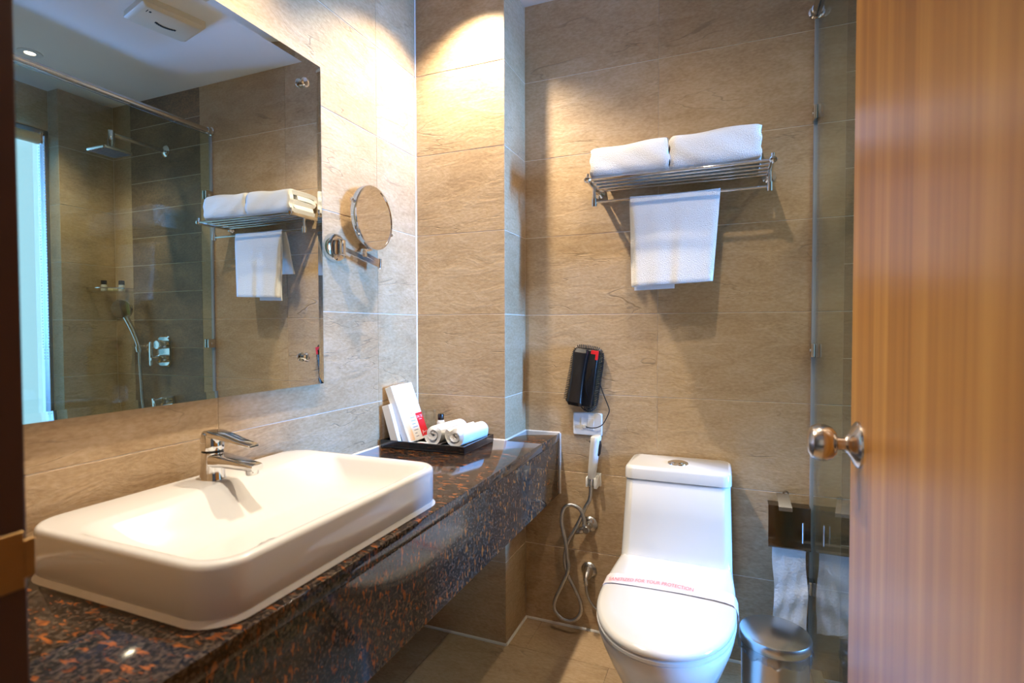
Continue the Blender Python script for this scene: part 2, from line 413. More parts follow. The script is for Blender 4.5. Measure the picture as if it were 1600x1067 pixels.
# ---- walls
b = B(); box(b, -0.12, XR + 0.3, G, 0.12, 0, CEIL)
wb = struct('wall_back', b, 'grout', 'beige stone tiled wall behind the toilet and towel rack')
tiles(wb, (0, 0, 0), (1, 0, 0), (0, 0, 1), [CW, 0.879, 1.456], ZJ)
tiles(wb, (0, 0, 0), (1, 0, 0), (0, 0, 1), [2.0, XR], ZJ)
ZS = []
for z0, z1 in zip(ZJ, ZJ[1:]): ZS += [z0, (z0 + z1) / 2]
ZS.append(CEIL)
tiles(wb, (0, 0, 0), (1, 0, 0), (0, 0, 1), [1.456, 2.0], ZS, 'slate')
b = B(); box(b, -0.12, -G, YD - 0.12, G, 0, CEIL)
wl = struct('wall_left', b, 'grout', 'beige stone tiled wall behind the vanity mirror')
tiles(wl, (0, 0, 0), (0, 1, 0), (0, 0, 1), [YD, -1.076, -0.4524, -CD], ZJ)
b = B(); box(b, -G, CW - G, -CD + G, G, 0, CEIL)
wc = struct('wall_column', b, 'grout', 'square tiled column in the corner at the end of the counter')
tiles(wc, (0, -CD, 0), (1, 0, 0), (0, 0, 1), [0, CW], ZJ)
tiles(wc, (CW, 0, 0), (0, 1, 0), (0, 0, 1), [-CD, 0], ZJ)
b = B(); box(b, XR + G, XR2 + 0.14, YJ + G, G, 0, CEIL)
ws = struct('wall_pier', b, 'grout', 'tiled pier beside the shower window, seen in the mirror')
tiles(ws, (XR, 0, 0), (0, -1, 0), (0, 0, 1), [0, -YJ], ZJ)
tiles(ws, (XR, YJ, 0), (1, 0, 0), (0, 0, 1), [0, XR2 - XR], ZJ)
WY0, WY1, WZ0, WZ1 = -0.98, YJ - 0.002, 0.45, 2.2     # window opening
b = B()
box(b, XR2 + G, XR2 + 0.14, YD - 0.12, YJ + G, 0, WZ0)
box(b, XR2 + G, XR2 + 0.14, YD - 0.12, YJ + G, WZ1, CEIL)
box(b, XR2 + G, XR2 + 0.14, YD - 0.12, WY0, WZ0, WZ1)
box(b, XR2 + G, XR2 + 0.14, WY1, YJ + G, WZ0, WZ1)
wr = struct('wall_right', b, 'grout', 'tiled outer wall of the shower with the window')
zl = [z for z in ZJ if z < WZ0] + [WZ0]; zh = [WZ1, CEIL]
yy = [-YJ, 0.88, 1.482, -YD]
tiles(wr, (XR2, 0, 0), (0, -1, 0), (0, 0, 1), yy, zl)
tiles(wr, (XR2, 0, 0), (0, -1, 0), (0, 0, 1), yy, zh)
tiles(wr, (XR2, 0, 0), (0, -1, 0), (0, 0, 1), [-WY0, -YD], [WZ0, 0.6058, 0.9078, 1.2098, 1.5118, 1.8138, 2.1158, WZ1])
DX0, DX1, DZ = 0.55, 1.353, 2.06                      # doorway
b = B()
box(b, -G, DX0 - 0.035, YD - 0.12, YD - G, 0, CEIL); box(b, DX1 + 0.035, XR2 + 0.14, YD - 0.12, YD - G, 0, CEIL)
box(b, DX0 - 0.035, DX1 + 0.035, YD - 0.12, YD - G, DZ + 0.035, CEIL)
wf = struct('wall_front', b, 'hall_paint', 'wall with the doorway the picture is taken from')
tiles(wf, (0, YD, 0), (-1, 0, 0), (0, 0, 1), [-DX0 + 0.035, 0], ZJ)
tiles(wf, (0, YD, 0), (-1, 0, 0), (0, 0, 1), [-XR2, -1.75, -DX1 - 0.035], ZJ)
tiles(wf, (0, YD, 0), (-1, 0, 0), (0, 0, 1), [-DX1 - 0.035, -DX0 + 0.035], [DZ + 0.035, CEIL])
b = B(); box(b, -0.12, XR2 + 0.14, YD - 0.12, 0.12, CEIL, CEIL + 0.1)
struct('ceiling', b, 'plaster', 'white painted bathroom ceiling')
b = B(); box(b, -0.12, XR2 + 0.14, YD - 0.12, 0.12, -0.1, -G)
fl = struct('floor', b, 'floor_grout', 'beige travertine tiled bathroom floor')
tiles(fl, (0, 0, 0), (1, 0, 0), (0, 1, 0), [0, 0.136, 0.745, 1.353, 1.962, XR2], [YD, -1.405, -0.801, -0.197])
tiles(fl, (0, 0, 0), (1, 0, 0), (0, 1, 0), [CW, 0.441, 1.050, 1.659, XR2], [-0.197, 0])
# ---- hall behind the camera
b = B(); box(b, -0.6, 2.5, -3.8, YD - 0.12, -0.1, 0.0); struct('floor_hall', b, 'floor', 'floor of the hall outside the bathroom')
b = B(); box(b, -0.6, 2.5, -3.8, YD - 0.12, CEIL, CEIL + 0.1); struct('ceiling_hall', b, 'plaster', 'ceiling of the hall outside the bathroom')
b = B(); box(b, -0.7, -0.6, -3.8, YD - 0.12, 0, CEIL); struct('wall_hall_left', b, 'hall_paint', 'left wall of the hall outside the bathroom')
b = B(); box(b, 2.5, 2.6, -3.8, YD - 0.12, 0, CEIL); struct('wall_hall_right', b, 'hall_paint', 'right wall of the hall outside the bathroom')
b = B(); box(b, -0.7, 2.6, -3.9, -3.8, 0, CEIL); struct('wall_hall_back', b, 'hall_paint', 'far wall of the hall outside the bathroom')
# ---- sealant lines where walls meet the floor
def bead(name, pts, r, label):
    bm = B()
    for a, c in zip(pts, pts[1:]): tube(bm, [Vector(a), Vector(c)], r, 8)
    o = finish(name, bm, 'silicone', None, True); tag(o, label, None, None, 'structure')
bead('trim_1', [(0.02, -CD - 0.002, 0.002), (CW + 0.002, -CD - 0.002, 0.002), (CW + 0.002, -0.002, 0.002), (0.80, -0.002, 0.002), (1.36, -0.002, 0.002)], 0.006, 'white sealant line along the foot of column and back wall')
bead('trim_2', [(0.001, -CD - 0.001, 0.76), (0.001, -CD - 0.001, CEIL)], 0.0035, 'thin white sealant line up the corner of column and left wall')

# ------------------------------------------------------------------ doorway
t = thing('door_frame', (DX0, YD, 0), 'dark mahogany door frame with brass strike plate at the left edge', 'door frame'); tag(t, kind='structure')
b = B(); box(b, DX0 - 0.035, DX0, YD - 0.125, YD + 0.005, 0, DZ, 0.002); finish('jamb', b, 'mahogany', t, False)
b = B(); box(b, DX1, DX1 + 0.035, YD - 0.125, YD + 0.005, 0, DZ, 0.002); finish('jamb', b, 'mahogany', t, False)
b = B(); box(b, DX0 - 0.035, DX1 + 0.035, YD - 0.125, YD + 0.005, DZ, DZ + 0.035, 0.002); finish('head', b, 'mahogany', t, False)
b = B()
box(b, DX0, DX0 + 0.0022, YD - 0.05, YD + 0.002, 0.935, 0.985, 0.0008, 1)
box(b, DX0 - 0.001, DX0 + 0.0022, YD + 0.0, YD + 0.010, 0.943, 0.977, 0.0008, 1)
sp = finish('strike_plate', b, 'brass', t, False); tag(sp, 'brass strike plate')
b = B(); box(b, DX0 + 0.0018, DX0 + 0.0028, YD - 0.036, YD - 0.018, 0.948, 0.972); finish('latch_hole', b, 'dark_hole', sp, False)

XD = 1.318
t = thing('door_1', (XD, -1.28, 0), 'open orange wood veneer door at the right edge', 'door'); tag(t, kind='structure')
b = B(); box(b, XD, XD + 0.036, -1.685, -0.876, 0.008, 2.05, 0.0015); finish('leaf', b, 'veneer', t, False)
kx, ky, kz = XD, -0.938, 0.962
b = B(); lathe(b, (kx, ky, kz), (-1, 0, 0), [(0.039, 0), (0.0385, 0.003), (0.034, 0.007), (0.022, 0.012), (0.015, 0.017), (0.0135, 0.02)], 40)
ro = finish('rosette', b, 'nickel', t)
b = B(); lathe(b, (kx, ky, kz), (-1, 0, 0), [(0.0115, 0.012), (0.0105, 0.026), (0.0115, 0.034)], 24)
finish('neck', b, 'nickel', t)
b = B()
lathe(b, (kx, ky, kz), (-1, 0, 0), [(0.011, 0.031), (0.020, 0.0335), (0.0275, 0.040), (0.0315, 0.050), (0.0315, 0.060), (0.0275, 0.069), (0.018, 0.0745), (0.006, 0.076)], 40)
finish('knob', b, 'nickel', t)

# ------------------------------------------------------------------ window and blind (seen in the mirror)
t = thing('window_1', (XR2 + 0.06, (WY0 + WY1) / 2, WZ0), 'daylit shower window reflected at the left of the mirror', 'window'); tag(t, kind='structure')
fx0, fx1 = XR2 - 0.004, XR2 + 0.045
b = B()
box(b, fx0, fx1, WY1 - 0.017, WY1, WZ0, WZ1, 0.003); box(b, fx0, fx1, WY0, WY0 + 0.03, WZ0, WZ1, 0.003)
box(b, fx0, fx1, WY0, WY1, WZ1 - 0.03, WZ1, 0.003); box(b, fx0, fx1, WY0, WY1, WZ0, WZ0 + 0.03, 0.003)
finish('window_frame', b, 'alu', t, False)
for y0, y1 in ((WY0 + 0.02, WY1 - 0.02),):
    b = B(); box(b, fx0 + 0.018, fx0 + 0.024, y0, y1, WZ0 + 0.02, WZ1 - 0.02); finish('pane', b, 'clear', t, False)
t = thing('roller_blind', (XR2 - 0.03, -0.65, WZ0), 'pale roller blind glowing with blue daylight, reflected in the mirror', 'blind')
by0, by1 = -0.965, -0.335
b = B(); lathe(b, (XR2 - 0.042, by0, 2.135), (0, 1, 0), [(0.028, 0), (0.028, by1 - by0)], 24); finish('roller', b, 'blind_roll', t)
b = B(); box(b, XR2 - 0.039, XR2 - 0.0375, by0 + 0.01, by1 - 0.004, 0.56, 2.11); finish('fabric', b, 'blind', t, False)
b = B(); box(b, XR2 - 0.045, XR2 - 0.031, by0 + 0.01, by1 - 0.004, 0.54, 0.563, 0.003); finish('hem_bar', b, 'white_plastic', t, False)
for y_ in (by1, by0 - 0.012):
    b = B(); box(b, XR2 - 0.062, XR2 - 0.005, y_, y_ + 0.012, 2.11, 2.17, 0.002); finish('bracket', b, 'chrome', t, False)
b = B()
for i in range(150):
    a = i / 149 * 2
    z = 2.12 - 1.12 * a if a < 1 else 1.0 + 1.12 * (a - 1)
    yo = -0.329 + (0.012 if a >= 1 else -0.012) * (1 if 1.06 < z else 0.6)
    bmesh.ops.create_icosphere(b, subdivisions=1, radius=0.0028, matrix=Matrix.Translation((XR2 - 0.055, yo, z)))
finish('bead_chain', b, 'white_plastic', t)

# ------------------------------------------------------------------ ceiling fittings
DOWN = [(0.284, -0.380, 82, 'recessed downlight over the counter by the column', 2.05), (0.30, -1.17, 72, 'recessed downlight over the basin', 1.9),
        (1.02, -0.86, 27, 'recessed downlight in front of the toilet', 2.8), (1.85, -0.53, 38, 'recessed downlight in the shower, a bright spot in the mirror', 1.9)]
for k_, (x, y, pw, lab, cone) in enumerate(DOWN):
    t = thing('downlight', (x, y, CEIL), lab, 'ceiling light', 'recessed ceiling downlights')
    b = B(); lathe(b, (x, y, CEIL), (0, 0, -1), [(0.046, 0), (0.045, 0.003), (0.022, 0.004), (0.020, 0.0015)], 32, False, False); finish('ring', b, 'white_plastic', t)
    b = B(); lathe(b, (x, y, CEIL), (0, 0, -1), [(0.020, 0.001), (0.018, 0.0018)], 24); finish('lens', b, 'lens', t)
    d = bpy.data.lights.new('downlight_lamp', 'SPOT'); d.energy = pw; d.color = WARM if k_ != 1 else (1.0, 0.87, 0.70); d.shadow_soft_size = 0.018
    d.spot_size = cone; d.spot_blend = 0.75 if cone < 2.5 else 1.0
    o = bpy.data.objects.new('downlight_lamp', d); COL.objects.link(o); o.parent = t; o.location = (0, 0, -0.012)
t = thing('ceiling_vent', (1.013, -0.486, CEIL - 0.03), 'cream plastic vent cover on the ceiling, reflected at the top of the mirror', 'vent')
VR = Matrix.Rotation(math.radians(13), 3, 'Z')
def vrot(bm):
    for v in bm.verts:
        c = VR @ (0.84 * Vector((v.co.x - 1.07, v.co.y + 0.45, 0))); v.co.x = 1.013 + c.x; v.co.y = -0.486 + c.y
b = B(); loft(b, [rrect(0.955, 1.185, -0.585, -0.315, 0.012, CEIL, 4), rrect(0.955, 1.185, -0.585, -0.315, 0.012, CEIL - 0.022, 4), rrect(0.972, 1.168, -0.568, -0.332, 0.012, CEIL - 0.032, 4)]); vrot(b); finish('cover', b, 'cream_plastic', t)
b = B()
for i in range(10):
    y_ = -0.49 + 0.08 * i / 9; off = 0.012 * (1 - ((i - 4.5) / 4.5) ** 2)
    box(b, 1.078 + off, 1.090 + off, y_, y_ + 0.0095, CEIL - 0.0335, CEIL - 0.031)
vrot(b); finish('slot', b, 'dark_hole', t, False)
b = B(); box(b, 1.005, 1.016, -0.542, -0.533, CEIL - 0.0328, CEIL - 0.0318); box(b, 0.998, 1.022, -0.552, -0.549, CEIL - 0.0328, CEIL - 0.0318)
vrot(b); finish('printed_mark', b, 'dark_hole', t, False)

# ------------------------------------------------------------------ glass screen
XG = 1.3746
t = thing('shower_screen', (XG, -0.8, 0), 'green-tinted glass shower screen with chrome header rail behind the door', 'shower screen')
def pane(name, y0, y1, z0, z1):
    bm = B(); box(bm, XG - 0.004, XG + 0.004, y0, y1, z0, z1)
    for f in bm.faces:
        if abs(f.normal.x) < 0.5: f.material_index = 1
    return finish(name, bm, ['glass', 'glass_edge'], t, False)
pane('fixed_panel', -0.84, -0.006, 0.035, 2.150)
pane('door_panel', -1.62, -0.848, 0.045, 2.14)
b = B(); box(b, XG - 0.0095, XG + 0.0075, -0.009, -0.0005, 0.03, 2.145, 0.001, 1); finish('wall_seal', b, 'seal', t, False)
b = B(); rod(b, (XG - 0.006, -1.69, 2.168), (XG - 0.006, -0.006, 2.168), 0.0125, 18); finish('header_rail', b, 'steel', t)
b = B(); lathe(b, (XG - 0.006, 0, 2.168), (0, -1, 0), [(0.022, 0.0), (0.022, 0.006), (0.017, 0.01), (0.016, 0.026)], 24); finish('rail_flange', b, 'chrome', t)
for zc in (1.84, 1.085, 0.315):
    b = B(); box(b, XG - 0.014, XG - 0.0042, -0.045, -0.001, zc - 0.022, zc + 0.022, 0.002); box(b, XG + 0.0042, XG + 0.014, -0.045, -0.001, zc - 0.022, zc + 0.022, 0.002)
    c_ = finish('clip', b, 'steel', t, False)
    b = B(); lathe(b, (XG - 0.014, -0.024, zc), (-1, 0, 0), [(0.006, 0), (0.006, 0.002), (0.004, 0.003)], 16); finish('screw', b, 'chrome', c_)
b = B(); box(b, XG - 0.04, XG + 0.04, YD + 0.005, -0.002, 0.0, 0.035, 0.006); o = finish('shower_kerb', b, 'floor', None, True); tag(o, 'low beige stone kerb under the glass screen', None, None, 'structure')

# ------------------------------------------------------------------ vanity mirror
XM = 0.012
t = thing('vanity_mirror', (0, -1.2, 0.997), 'large frameless rectangular mirror on the left wall above the basin', 'mirror')
my0, my1, mz0, mz1 = -1.665, -0.735, 0.998, 1.917
b = B(); loft(b, [[Vector((x, y, z)) for y, z in ((my0 + i, mz0 + i), (my1 - i, mz0 + i), (my1 - i, mz1 - i), (my0 + i, mz1 - i))] for x, i in ((XM - 0.010, 0), (XM - 0.0022, 0))], True, True)
mb = finish('backing_edge', b, 'mirror_edge', t, False)
b = B()
bw = 0.017
loft(b, [[Vector((x, y, z)) for y, z in ((my0 + i, mz0 + i), (my1 - i, mz0 + i), (my1 - i, mz1 - i), (my0 + i, mz1 - i))] for x, i in ((XM - 0.002, 0.0003), (XM + 0.0011, 0.0003), (XM, bw))], True, True)
finish('silvered_face', b, 'mirror', t, False)
for y_, z_ in ((-0.806, 1.842), (-0.811, 1.079)):
    b = B(); lathe(b, (XM, y_, z_), (1, 0, 0), [(0.007, 0), (0.007, 0.008), (0.013, 0.0085), (0.013, 0.012), (0.011, 0.015), (0.004, 0.0165)], 24); finish('fixing_cap', b, 'chrome', t)

# ------------------------------------------------------------------ counter
XF, ZC, ZB = 0.512, 0.752, 0.516
t = thing('granite_counter', (0.26, -0.95, ZB), 'dark brown granite counter with orange flecks along the left wall', 'counter')
b = B()
box(b, 0.0005, XF, YD + 0.008, -CD - 0.0005, ZC - 0.03, ZC, 0.003)
box(b, CW + 0.0005, XF, -CD - 0.002, -0.0005, ZC - 0.03, ZC, 0.003)
finish('worktop', b, 'granite', t, True)
b = B(); box(b, XF - 0.022, XF - 0.0008, YD + 0.008, -0.0005, ZB, ZC - 0.03, 0.0015); finish('apron', b, 'granite', t, False)
def sealant(pts, r=0.0045):
    bm = B()
    for a, c in zip(pts, pts[1:]): tube(bm, [Vector(a), Vector(c)], r, 8)
    finish('sealant_bead', bm, 'silicone', t)
sealant([(0.001, YD + 0.01, ZC), (0.001, -CD, ZC), (CW, -CD, ZC), (CW, -0.001, ZC), (XF, -0.001, ZC), (XF + 0.001, -0.001, ZB)])

# ------------------------------------------------------------------ basin
sx0, sx1, sy0, sy1, zr = 0.034, 0.487, -1.480, -0.872, 0.838
t = thing('wash_basin', (0.26, -1.176, ZC), 'white rectangular ceramic basin with rounded corners on the granite counter', 'basin')
def ring(i, r, z, deck=0.0, extra=(0, 0, 0)):
    return rrect(sx0 + i + deck, sx1 - i, sy0 + i, sy1 - i, r, z, 8)
rings = [ring(0.014, 0.05, ZC), ring(0.006, 0.055, ZC + 0.002), ring(0.0, 0.06, ZC + 0.012), ring(0.0, 0.06, zr - 0.010), ring(0.001, 0.06, zr - 0.004), ring(0.005, 0.056, zr - 0.0005), ring(0.009, 0.052, zr),
         ring(0.013, 0.05, zr, 0.085), ring(0.018, 0.05, zr - 0.0015, 0.088), ring(0.026, 0.05, zr - 0.010, 0.094), ring(0.040, 0.055, zr - 0.036, 0.108), ring(0.060, 0.06, zr - 0.058, 0.12), ring(0.095, 0.05, zr - 0.070, 0.105), ring(0.13, 0.02, zr - 0.073, 0.088)]
b = B(); loft(b, rings, True, True); finish('bowl', b, 'ceramic', t, True, 60)
b = B(); lathe(b, (0.355, -1.25, zr - 0.0742), (0, 0, 1), [(0.032, 0), (0.032, 0.003), (0.026, 0.005), (0.02, 0.009), (0.004, 0.011)], 28); finish('drain', b, 'chrome', t)
b = B(); loft(b, [rrect(sx0 - 0.002, sx1 + 0.004, sy0 - 0.004, sy1 + 0.004, 0.062, ZC, 8), rrect(sx0 + 0.003, sx1 - 0.003, sy0 + 0.003, sy1 - 0.003, 0.058, ZC + 0.009, 8)], True, True); finish('sealant_bead', b, 'silicone', t)

# faucet
fxx, fyy = 0.088, -1.163
t = thing('basin_faucet', (fxx, fyy, zr), 'chrome single-lever mixer faucet on the back of the basin', 'faucet')
b = B()
def oval(cx, cy, rx, ry, z, slope=0.0, k=32):
    return [Vector((cx + rx * math.cos(2 * PI * i / k), cy + ry * math.sin(2 * PI * i / k), z + slope * math.cos(2 * PI * i / k))) for i in range(k)]
loft(b, [oval(fxx, fyy, 0.027, 0.025, zr), oval(fxx, fyy, 0.026, 0.024, zr + 0.004), oval(fxx + 0.001, fyy, 0.0235, 0.0225, zr + 0.03), oval(fxx + 0.001, fyy, 0.0225, 0.0225, zr + 0.058, -0.001)])
finish('body', b, 'chrome', t)
b = B()
def sec(x, hw, z0, z1, k=8):
    return [Vector((x, fyy + c.x, (z0 + z1) / 2 + c.y)) for c in rrect(-hw, hw, -(z1 - z0) / 2, (z1 - z0) / 2, min(hw, (z1 - z0) / 2) * 0.6, 0, 4)]
loft(b, [sec(fxx + 0.005, 0.021, zr + 0.026, zr + 0.057), sec(fxx + 0.045, 0.0195, zr + 0.029, zr + 0.053), sec(fxx + 0.095, 0.0175, zr + 0.029, zr + 0.046), sec(fxx + 0.125, 0.016, zr + 0.029, zr + 0.042), sec(fxx + 0.129, 0.014, zr + 0.030, zr + 0.040)])
finish('spout', b, 'chrome', t)
b = B(); lathe(b, (fxx + 0.114, fyy, zr + 0.031), (0.08, 0, -1), [(0.013, 0), (0.0125, 0.010), (0.011, 0.012)], 24); finish('aerator', b, 'chrome', t)
b = B(); loft(b, [oval(fxx, fyy, 0.021, 0.021, zr + 0.055), oval(fxx, fyy, 0.021, 0.021, zr + 0.064)]); finish('collar', b, 'black_plastic', t)
b = B(); loft(b, [oval(fxx, fyy, 0.023, 0.023, zr + 0.0625), oval(fxx, fyy, 0.0235, 0.0235, zr + 0.066), oval(fxx, fyy, 0.0235, 0.0235, zr + 0.088, 0.0), oval(fxx, fyy, 0.020, 0.020, zr + 0.097, -0.003), oval(fxx, fyy, 0.010, 0.010, zr + 0.100, -0.002)])
hd = finish('lever_head', b, 'chrome', t)
b = B()
loft(b, [sec(fxx - 0.014, 0.012, zr + 0.096, zr + 0.102), sec(fxx + 0.01, 0.020, zr + 0.090, zr + 0.104), sec(fxx + 0.045, 0.018, zr + 0.086, zr + 0.098), sec(fxx + 0.085, 0.0155, zr + 0.0805, zr + 0.088), sec(fxx + 0.117, 0.014, zr + 0.076, zr + 0.082), sec(fxx + 0.121, 0.011, zr + 0.077, zr + 0.080)])
finish('lever', b, 'chrome', t)

# ------------------------------------------------------------------ shaving mirror
mb_ = Vector((0.0, -0.676, 1.404))
t = thing('shaving_mirror', mb_, 'round chrome magnifying mirror on a folding wall arm beside the big mirror', 'shaving mirror')
b = B(); lathe(b, mb_, (1, 0, 0), [(0.043, 0), (0.043, 0.010), (0.040, 0.018), (0.033, 0.022), (0.031, 0.022)], 40); finish('wall_plate', b, 'chrome', t)
for dz in (-0.03, 0.03):
    b = B(); lathe(b, mb_ + Vector((0.022, 0, dz * 0.85)), (1, 0, 0), [(0.004, 0), (0.004, 0.0015)], 12); finish('screw', b, 'steel', t)
b = B(); box(b, 0.021, 0.042, mb_.y - 0.010, mb_.y + 0.010, mb_.z - 0.023, mb_.z + 0.023, 0.003); finish('hinge_block', b, 'chrome', t)
J = Vector((0.056, -0.520, 1.368)); S = Vector((0.047, -0.588, 1.392))
A0 = Vector((0.036, mb_.y + 0.006, mb_.z - 0.004))
def bar(a, c, w, h):
    d = (c - a).normalized(); up = Vector((0, 0, 1)); sd = d.cross(up).normalized(); up = sd.cross(d)
    bm = B(); loft(bm, [[p + sd * (s * w / 2) + up * (q * h / 2) for s, q in ((-1, -1), (1, -1), (1, 1), (-1, 1))] for p in (a, c)])
    bmesh.ops.bevel(bm, geom=list(bm.edges), offset=0.0015, segments=2, affect='EDGES')
    return bm
finish('arm', bar(A0, J + Vector((0, 0, -0.004)), 0.007, 0.014), 'chrome', t)
finish('arm', bar(J + Vector((0, 0.004, 0.008)), S + Vector((0, 0.004, 0.004)), 0.007, 0.012), 'chrome', t)
b = B(); rod(b, J + Vector((0, 0, -0.014)), J + Vector((0, 0.003, 0.018)), 0.0065, 16); finish('elbow_pin', b, 'chrome', t)
b = B(); box(b, S.x - 0.007, S.x + 0.007, S.y - 0.006, S.y + 0.008, S.z - 0.008, S.z + 0.018, 0.002); finish('stem_block', b, 'chrome', t)
DC = Vector((0.047, -0.541, 1.515)); DR = 0.100
nrm = Vector((0.99, 0.03, 0.02)).normalized()
b = B(); lathe(b, DC - nrm * 0.008, nrm, [(DR - 0.002, -0.003), (DR + 0.002, 0.0), (DR + 0.003, 0.008), (DR + 0.002, 0.016), (DR - 0.003, 0.017), (DR - 0.005, 0.0145)], 64, True, False); fr_ = finish('frame_ring', b, 'chrome', t)
b = B(); lathe(b, DC - nrm * 0.008, nrm, [(DR - 0.0045, 0.0135), (DR - 0.0045, 0.0148)], 64); finish('mirror_glass', b, 'mirror_clear', t)
b = B(); rod(b, S + Vector((0, 0, 0.012)), DC - Vector((0.004, 0, DR)), 0.005, 14); finish('stem', b, 'chrome', t)
uu = frame_axis(nrm)
for s in (-1, 1):
    pdir = Vector((0, s * 0.93, -s * 0.36)); 
    b = B(); lathe(b, DC + pdir * DR, pdir, [(0.004, 0), (0.004, 0.006), (0.006, 0.007), (0.006, 0.011), (0.003, 0.012)], 16); finish('pivot_knob', b, 'chrome', t)

# ------------------------------------------------------------------ tray with amenities
tx0, tx1, ty0, ty1 = 0.012, 0.334, -0.462, -0.232
t = thing('amenity_tray', ((tx0 + tx1) / 2, (ty0 + ty1) / 2, ZC), 'black lacquer tray in the counter corner beside the column', 'tray')
b = B(); box(b, tx0, tx1, ty0, ty1, ZC, ZC + 0.006, 0.0015); finish('base', b, 'black_lacquer', t, False)
for q in ((tx0, tx1, ty0, ty0 + 0.008), (tx0, tx1, ty1 - 0.008, ty1), (tx0, tx0 + 0.008, ty0 + 0.008, ty1 - 0.008), (tx1 - 0.008, tx1, ty0 + 0.008, ty1 - 0.008)):
    b = B(); box(b, *q, ZC + 0.0055, ZC + 0.026, 0.0012); finish('side', b, 'black_lacquer', t, False)
ZT = ZC + 0.006
def roll_towel(cx, cy, cz, ang, L, R, label, turns=2.6, ph=0.0):
    bm = B(); th = R / (turns + 0.35) * 0.98
    n = int(turns * 26)
    outer, inner = [], []
    for i in range(n + 1):
        a = ph + 2 * PI * turns * i / n
        ro_ = R - th * (turns - turns * i / n) * 0.92
        wob = 1 + 0.03 * math.sin(3 * a + ph) + 0.02 * math.sin(5 * a)
        ro_ = max(ro_, th * 0.9)
        outer.append((ro_ * wob * math.cos(a), ro_ * wob * math.sin(a)))
        ri = max(ro_ - th * 0.78, 0.002)
        inner.append((ri * wob * math.cos(a), ri * wob * math.sin(a)))
    prof = outer + inner[::-1]
    d = Vector((math.cos(ang), math.sin(ang), 0)); s = Vector((-d.y, d.x, 0)); up = Vector((0, 0, 1))
    m = 6; rings = []
    for k in range(m + 1):
        f = k / m; sh = 1 - 0.03 * (2 * f - 1) ** 2
        rings.append([Vector((cx, cy, cz)) + d * (L * f + 0.004 * math.sin(8 * i / len(prof) * PI) * (1 if f < 0.5 else -1) * (f in (0, 1))) + (s * p_[0] + up * p_[1] * 0.96) * sh for i, p_ in enumerate(prof)])
    loft(bm, rings, False, False)
    vs = list(bm.verts); k = len(prof); n1 = len(outer)
    bm.verts.ensure_lookup_table()
    for base in (0, m * k):
        for i in range(n1 - 1):
            q = [bm.verts[base + i], bm.verts[base + i + 1], bm.verts[base + k - 2 - i], bm.verts[base + k - 1 - i]]
            try: bm.faces.new(q)
            except ValueError: pass
    o = finish('rolled_hand_towel', bm, 'terry', None, True, 60); tag(o, label, 'towel', 'rolled towels on the tray')
    return o
RR = 0.0425
roll_towel(0.188, -0.408, ZT + RR * 0.985, math.radians(84), 0.165, RR, 'rolled white hand towel on the tray next to the boxes', 1.9, 0.4)
roll_towel(0.279, -0.418, ZT + RR * 0.985, math.radians(84), 0.165, RR, 'rolled white hand towel at the right end of the tray', 1.9, 1.2)
# leaning boxes: they stand side by side along the wall and lean back against it
def lean_box(y0, w, d, h, xb, ang, label, print_kind=None):
    t_ = thing('amenity_box', (xb, y0 + w / 2, ZT), label, 'box', 'amenity boxes on the tray')
    Nv = Vector((math.cos(ang), 0, math.sin(ang))); Uv = Vector((-math.sin(ang), 0, math.cos(ang)))
    base = Vector((xb, y0, ZT + 0.0004 + d * 0.0))
    def fit(bm): put(bm, base.x, base.y, base.z, (0, 1, 0), -Nv, Uv)
    lift = d * math.sin(ang)
    base.z += lift
    bm = B(); box(bm, 0, w, 0, d, 0, h, 0.0008, 1); fit(bm); finish('carton', bm, 'card', t_, False)
    def panel(nm, x0, x1, z0, z1, mat, eps=0.0006):
        q = B(); box(q, x0, x1, -eps, 0.0002, z0, z1); fit(q); return finish(nm, q, mat, t_, False)
    def words(txt, size, cx, cz, mat, par, wide):
        q = text_mesh(txt, size); ww = max(v.co.x for v in q.verts) - min(v.co.x for v in q.verts)
        for v in q.verts: v.co = Vector((v.co.x * wide / ww + cx, -0.0011, v.co.y + cz))
        fit(q); return finish('lettering', q, mat, par, False)
    if print_kind == 'red':
        pr_ = panel('printed_panel', 0.0008, w - 0.0005, 0.008, 0.094, 'red')
        words("DAL 'DE'", 0.013, w / 2, 0.080, 'white_print', pr_, w * 0.80)
        panel('underline', w * 0.26, w * 0.68, 0.0695, 0.0708, 'white_print', 0.0012)
        q = B(); tube(q, smooth_path([(w * 0.20, -0.0009, 0.014), (w * 0.24, -0.0009, 0.026), (w * 0.32, -0.0009, 0.027), (w * 0.30, -0.0009, 0.019), (w * 0.42, -0.0009, 0.023), (w * 0.50, -0.0009, 0.019), (w * 0.58, -0.0009, 0.024), (w * 0.68, -0.0009, 0.020), (w * 0.78, -0.0009, 0.025), (w * 0.92, -0.0009, 0.021)], 5), 0.0006, 5)
        fit(q); finish('script_mark', q, 'white_print', pr_)
    elif print_kind == 'grey':
        for i in range(7):
            panel('print_line', w * 0.16, w * 0.16 + w * (0.62, 0.66, 0.5, 0.7, 0.6, 0.3, 0.42)[i], 0.080 - 0.0112 * i, 0.0835 - 0.0112 * i, 'grey_print')
        panel('print_dot', w * 0.35, w * 0.62, 0.096, 0.0985, 'pink_print')
    elif print_kind == 'orange':
        panel('printed_panel', w * 0.22, w * 0.86, 0.004, 0.086, 'orange_print')
LA = math.radians(21.5)
lean_box(-0.3445, 0.0440, 0.024, 0.208, 0.110, LA, 'tall white carton with a red printed panel, nearest the towels', 'red')
lean_box(-0.3880, 0.0425, 0.024, 0.208, 0.110, LA, 'tall white carton with grey lines of print, beside the red one', 'grey')
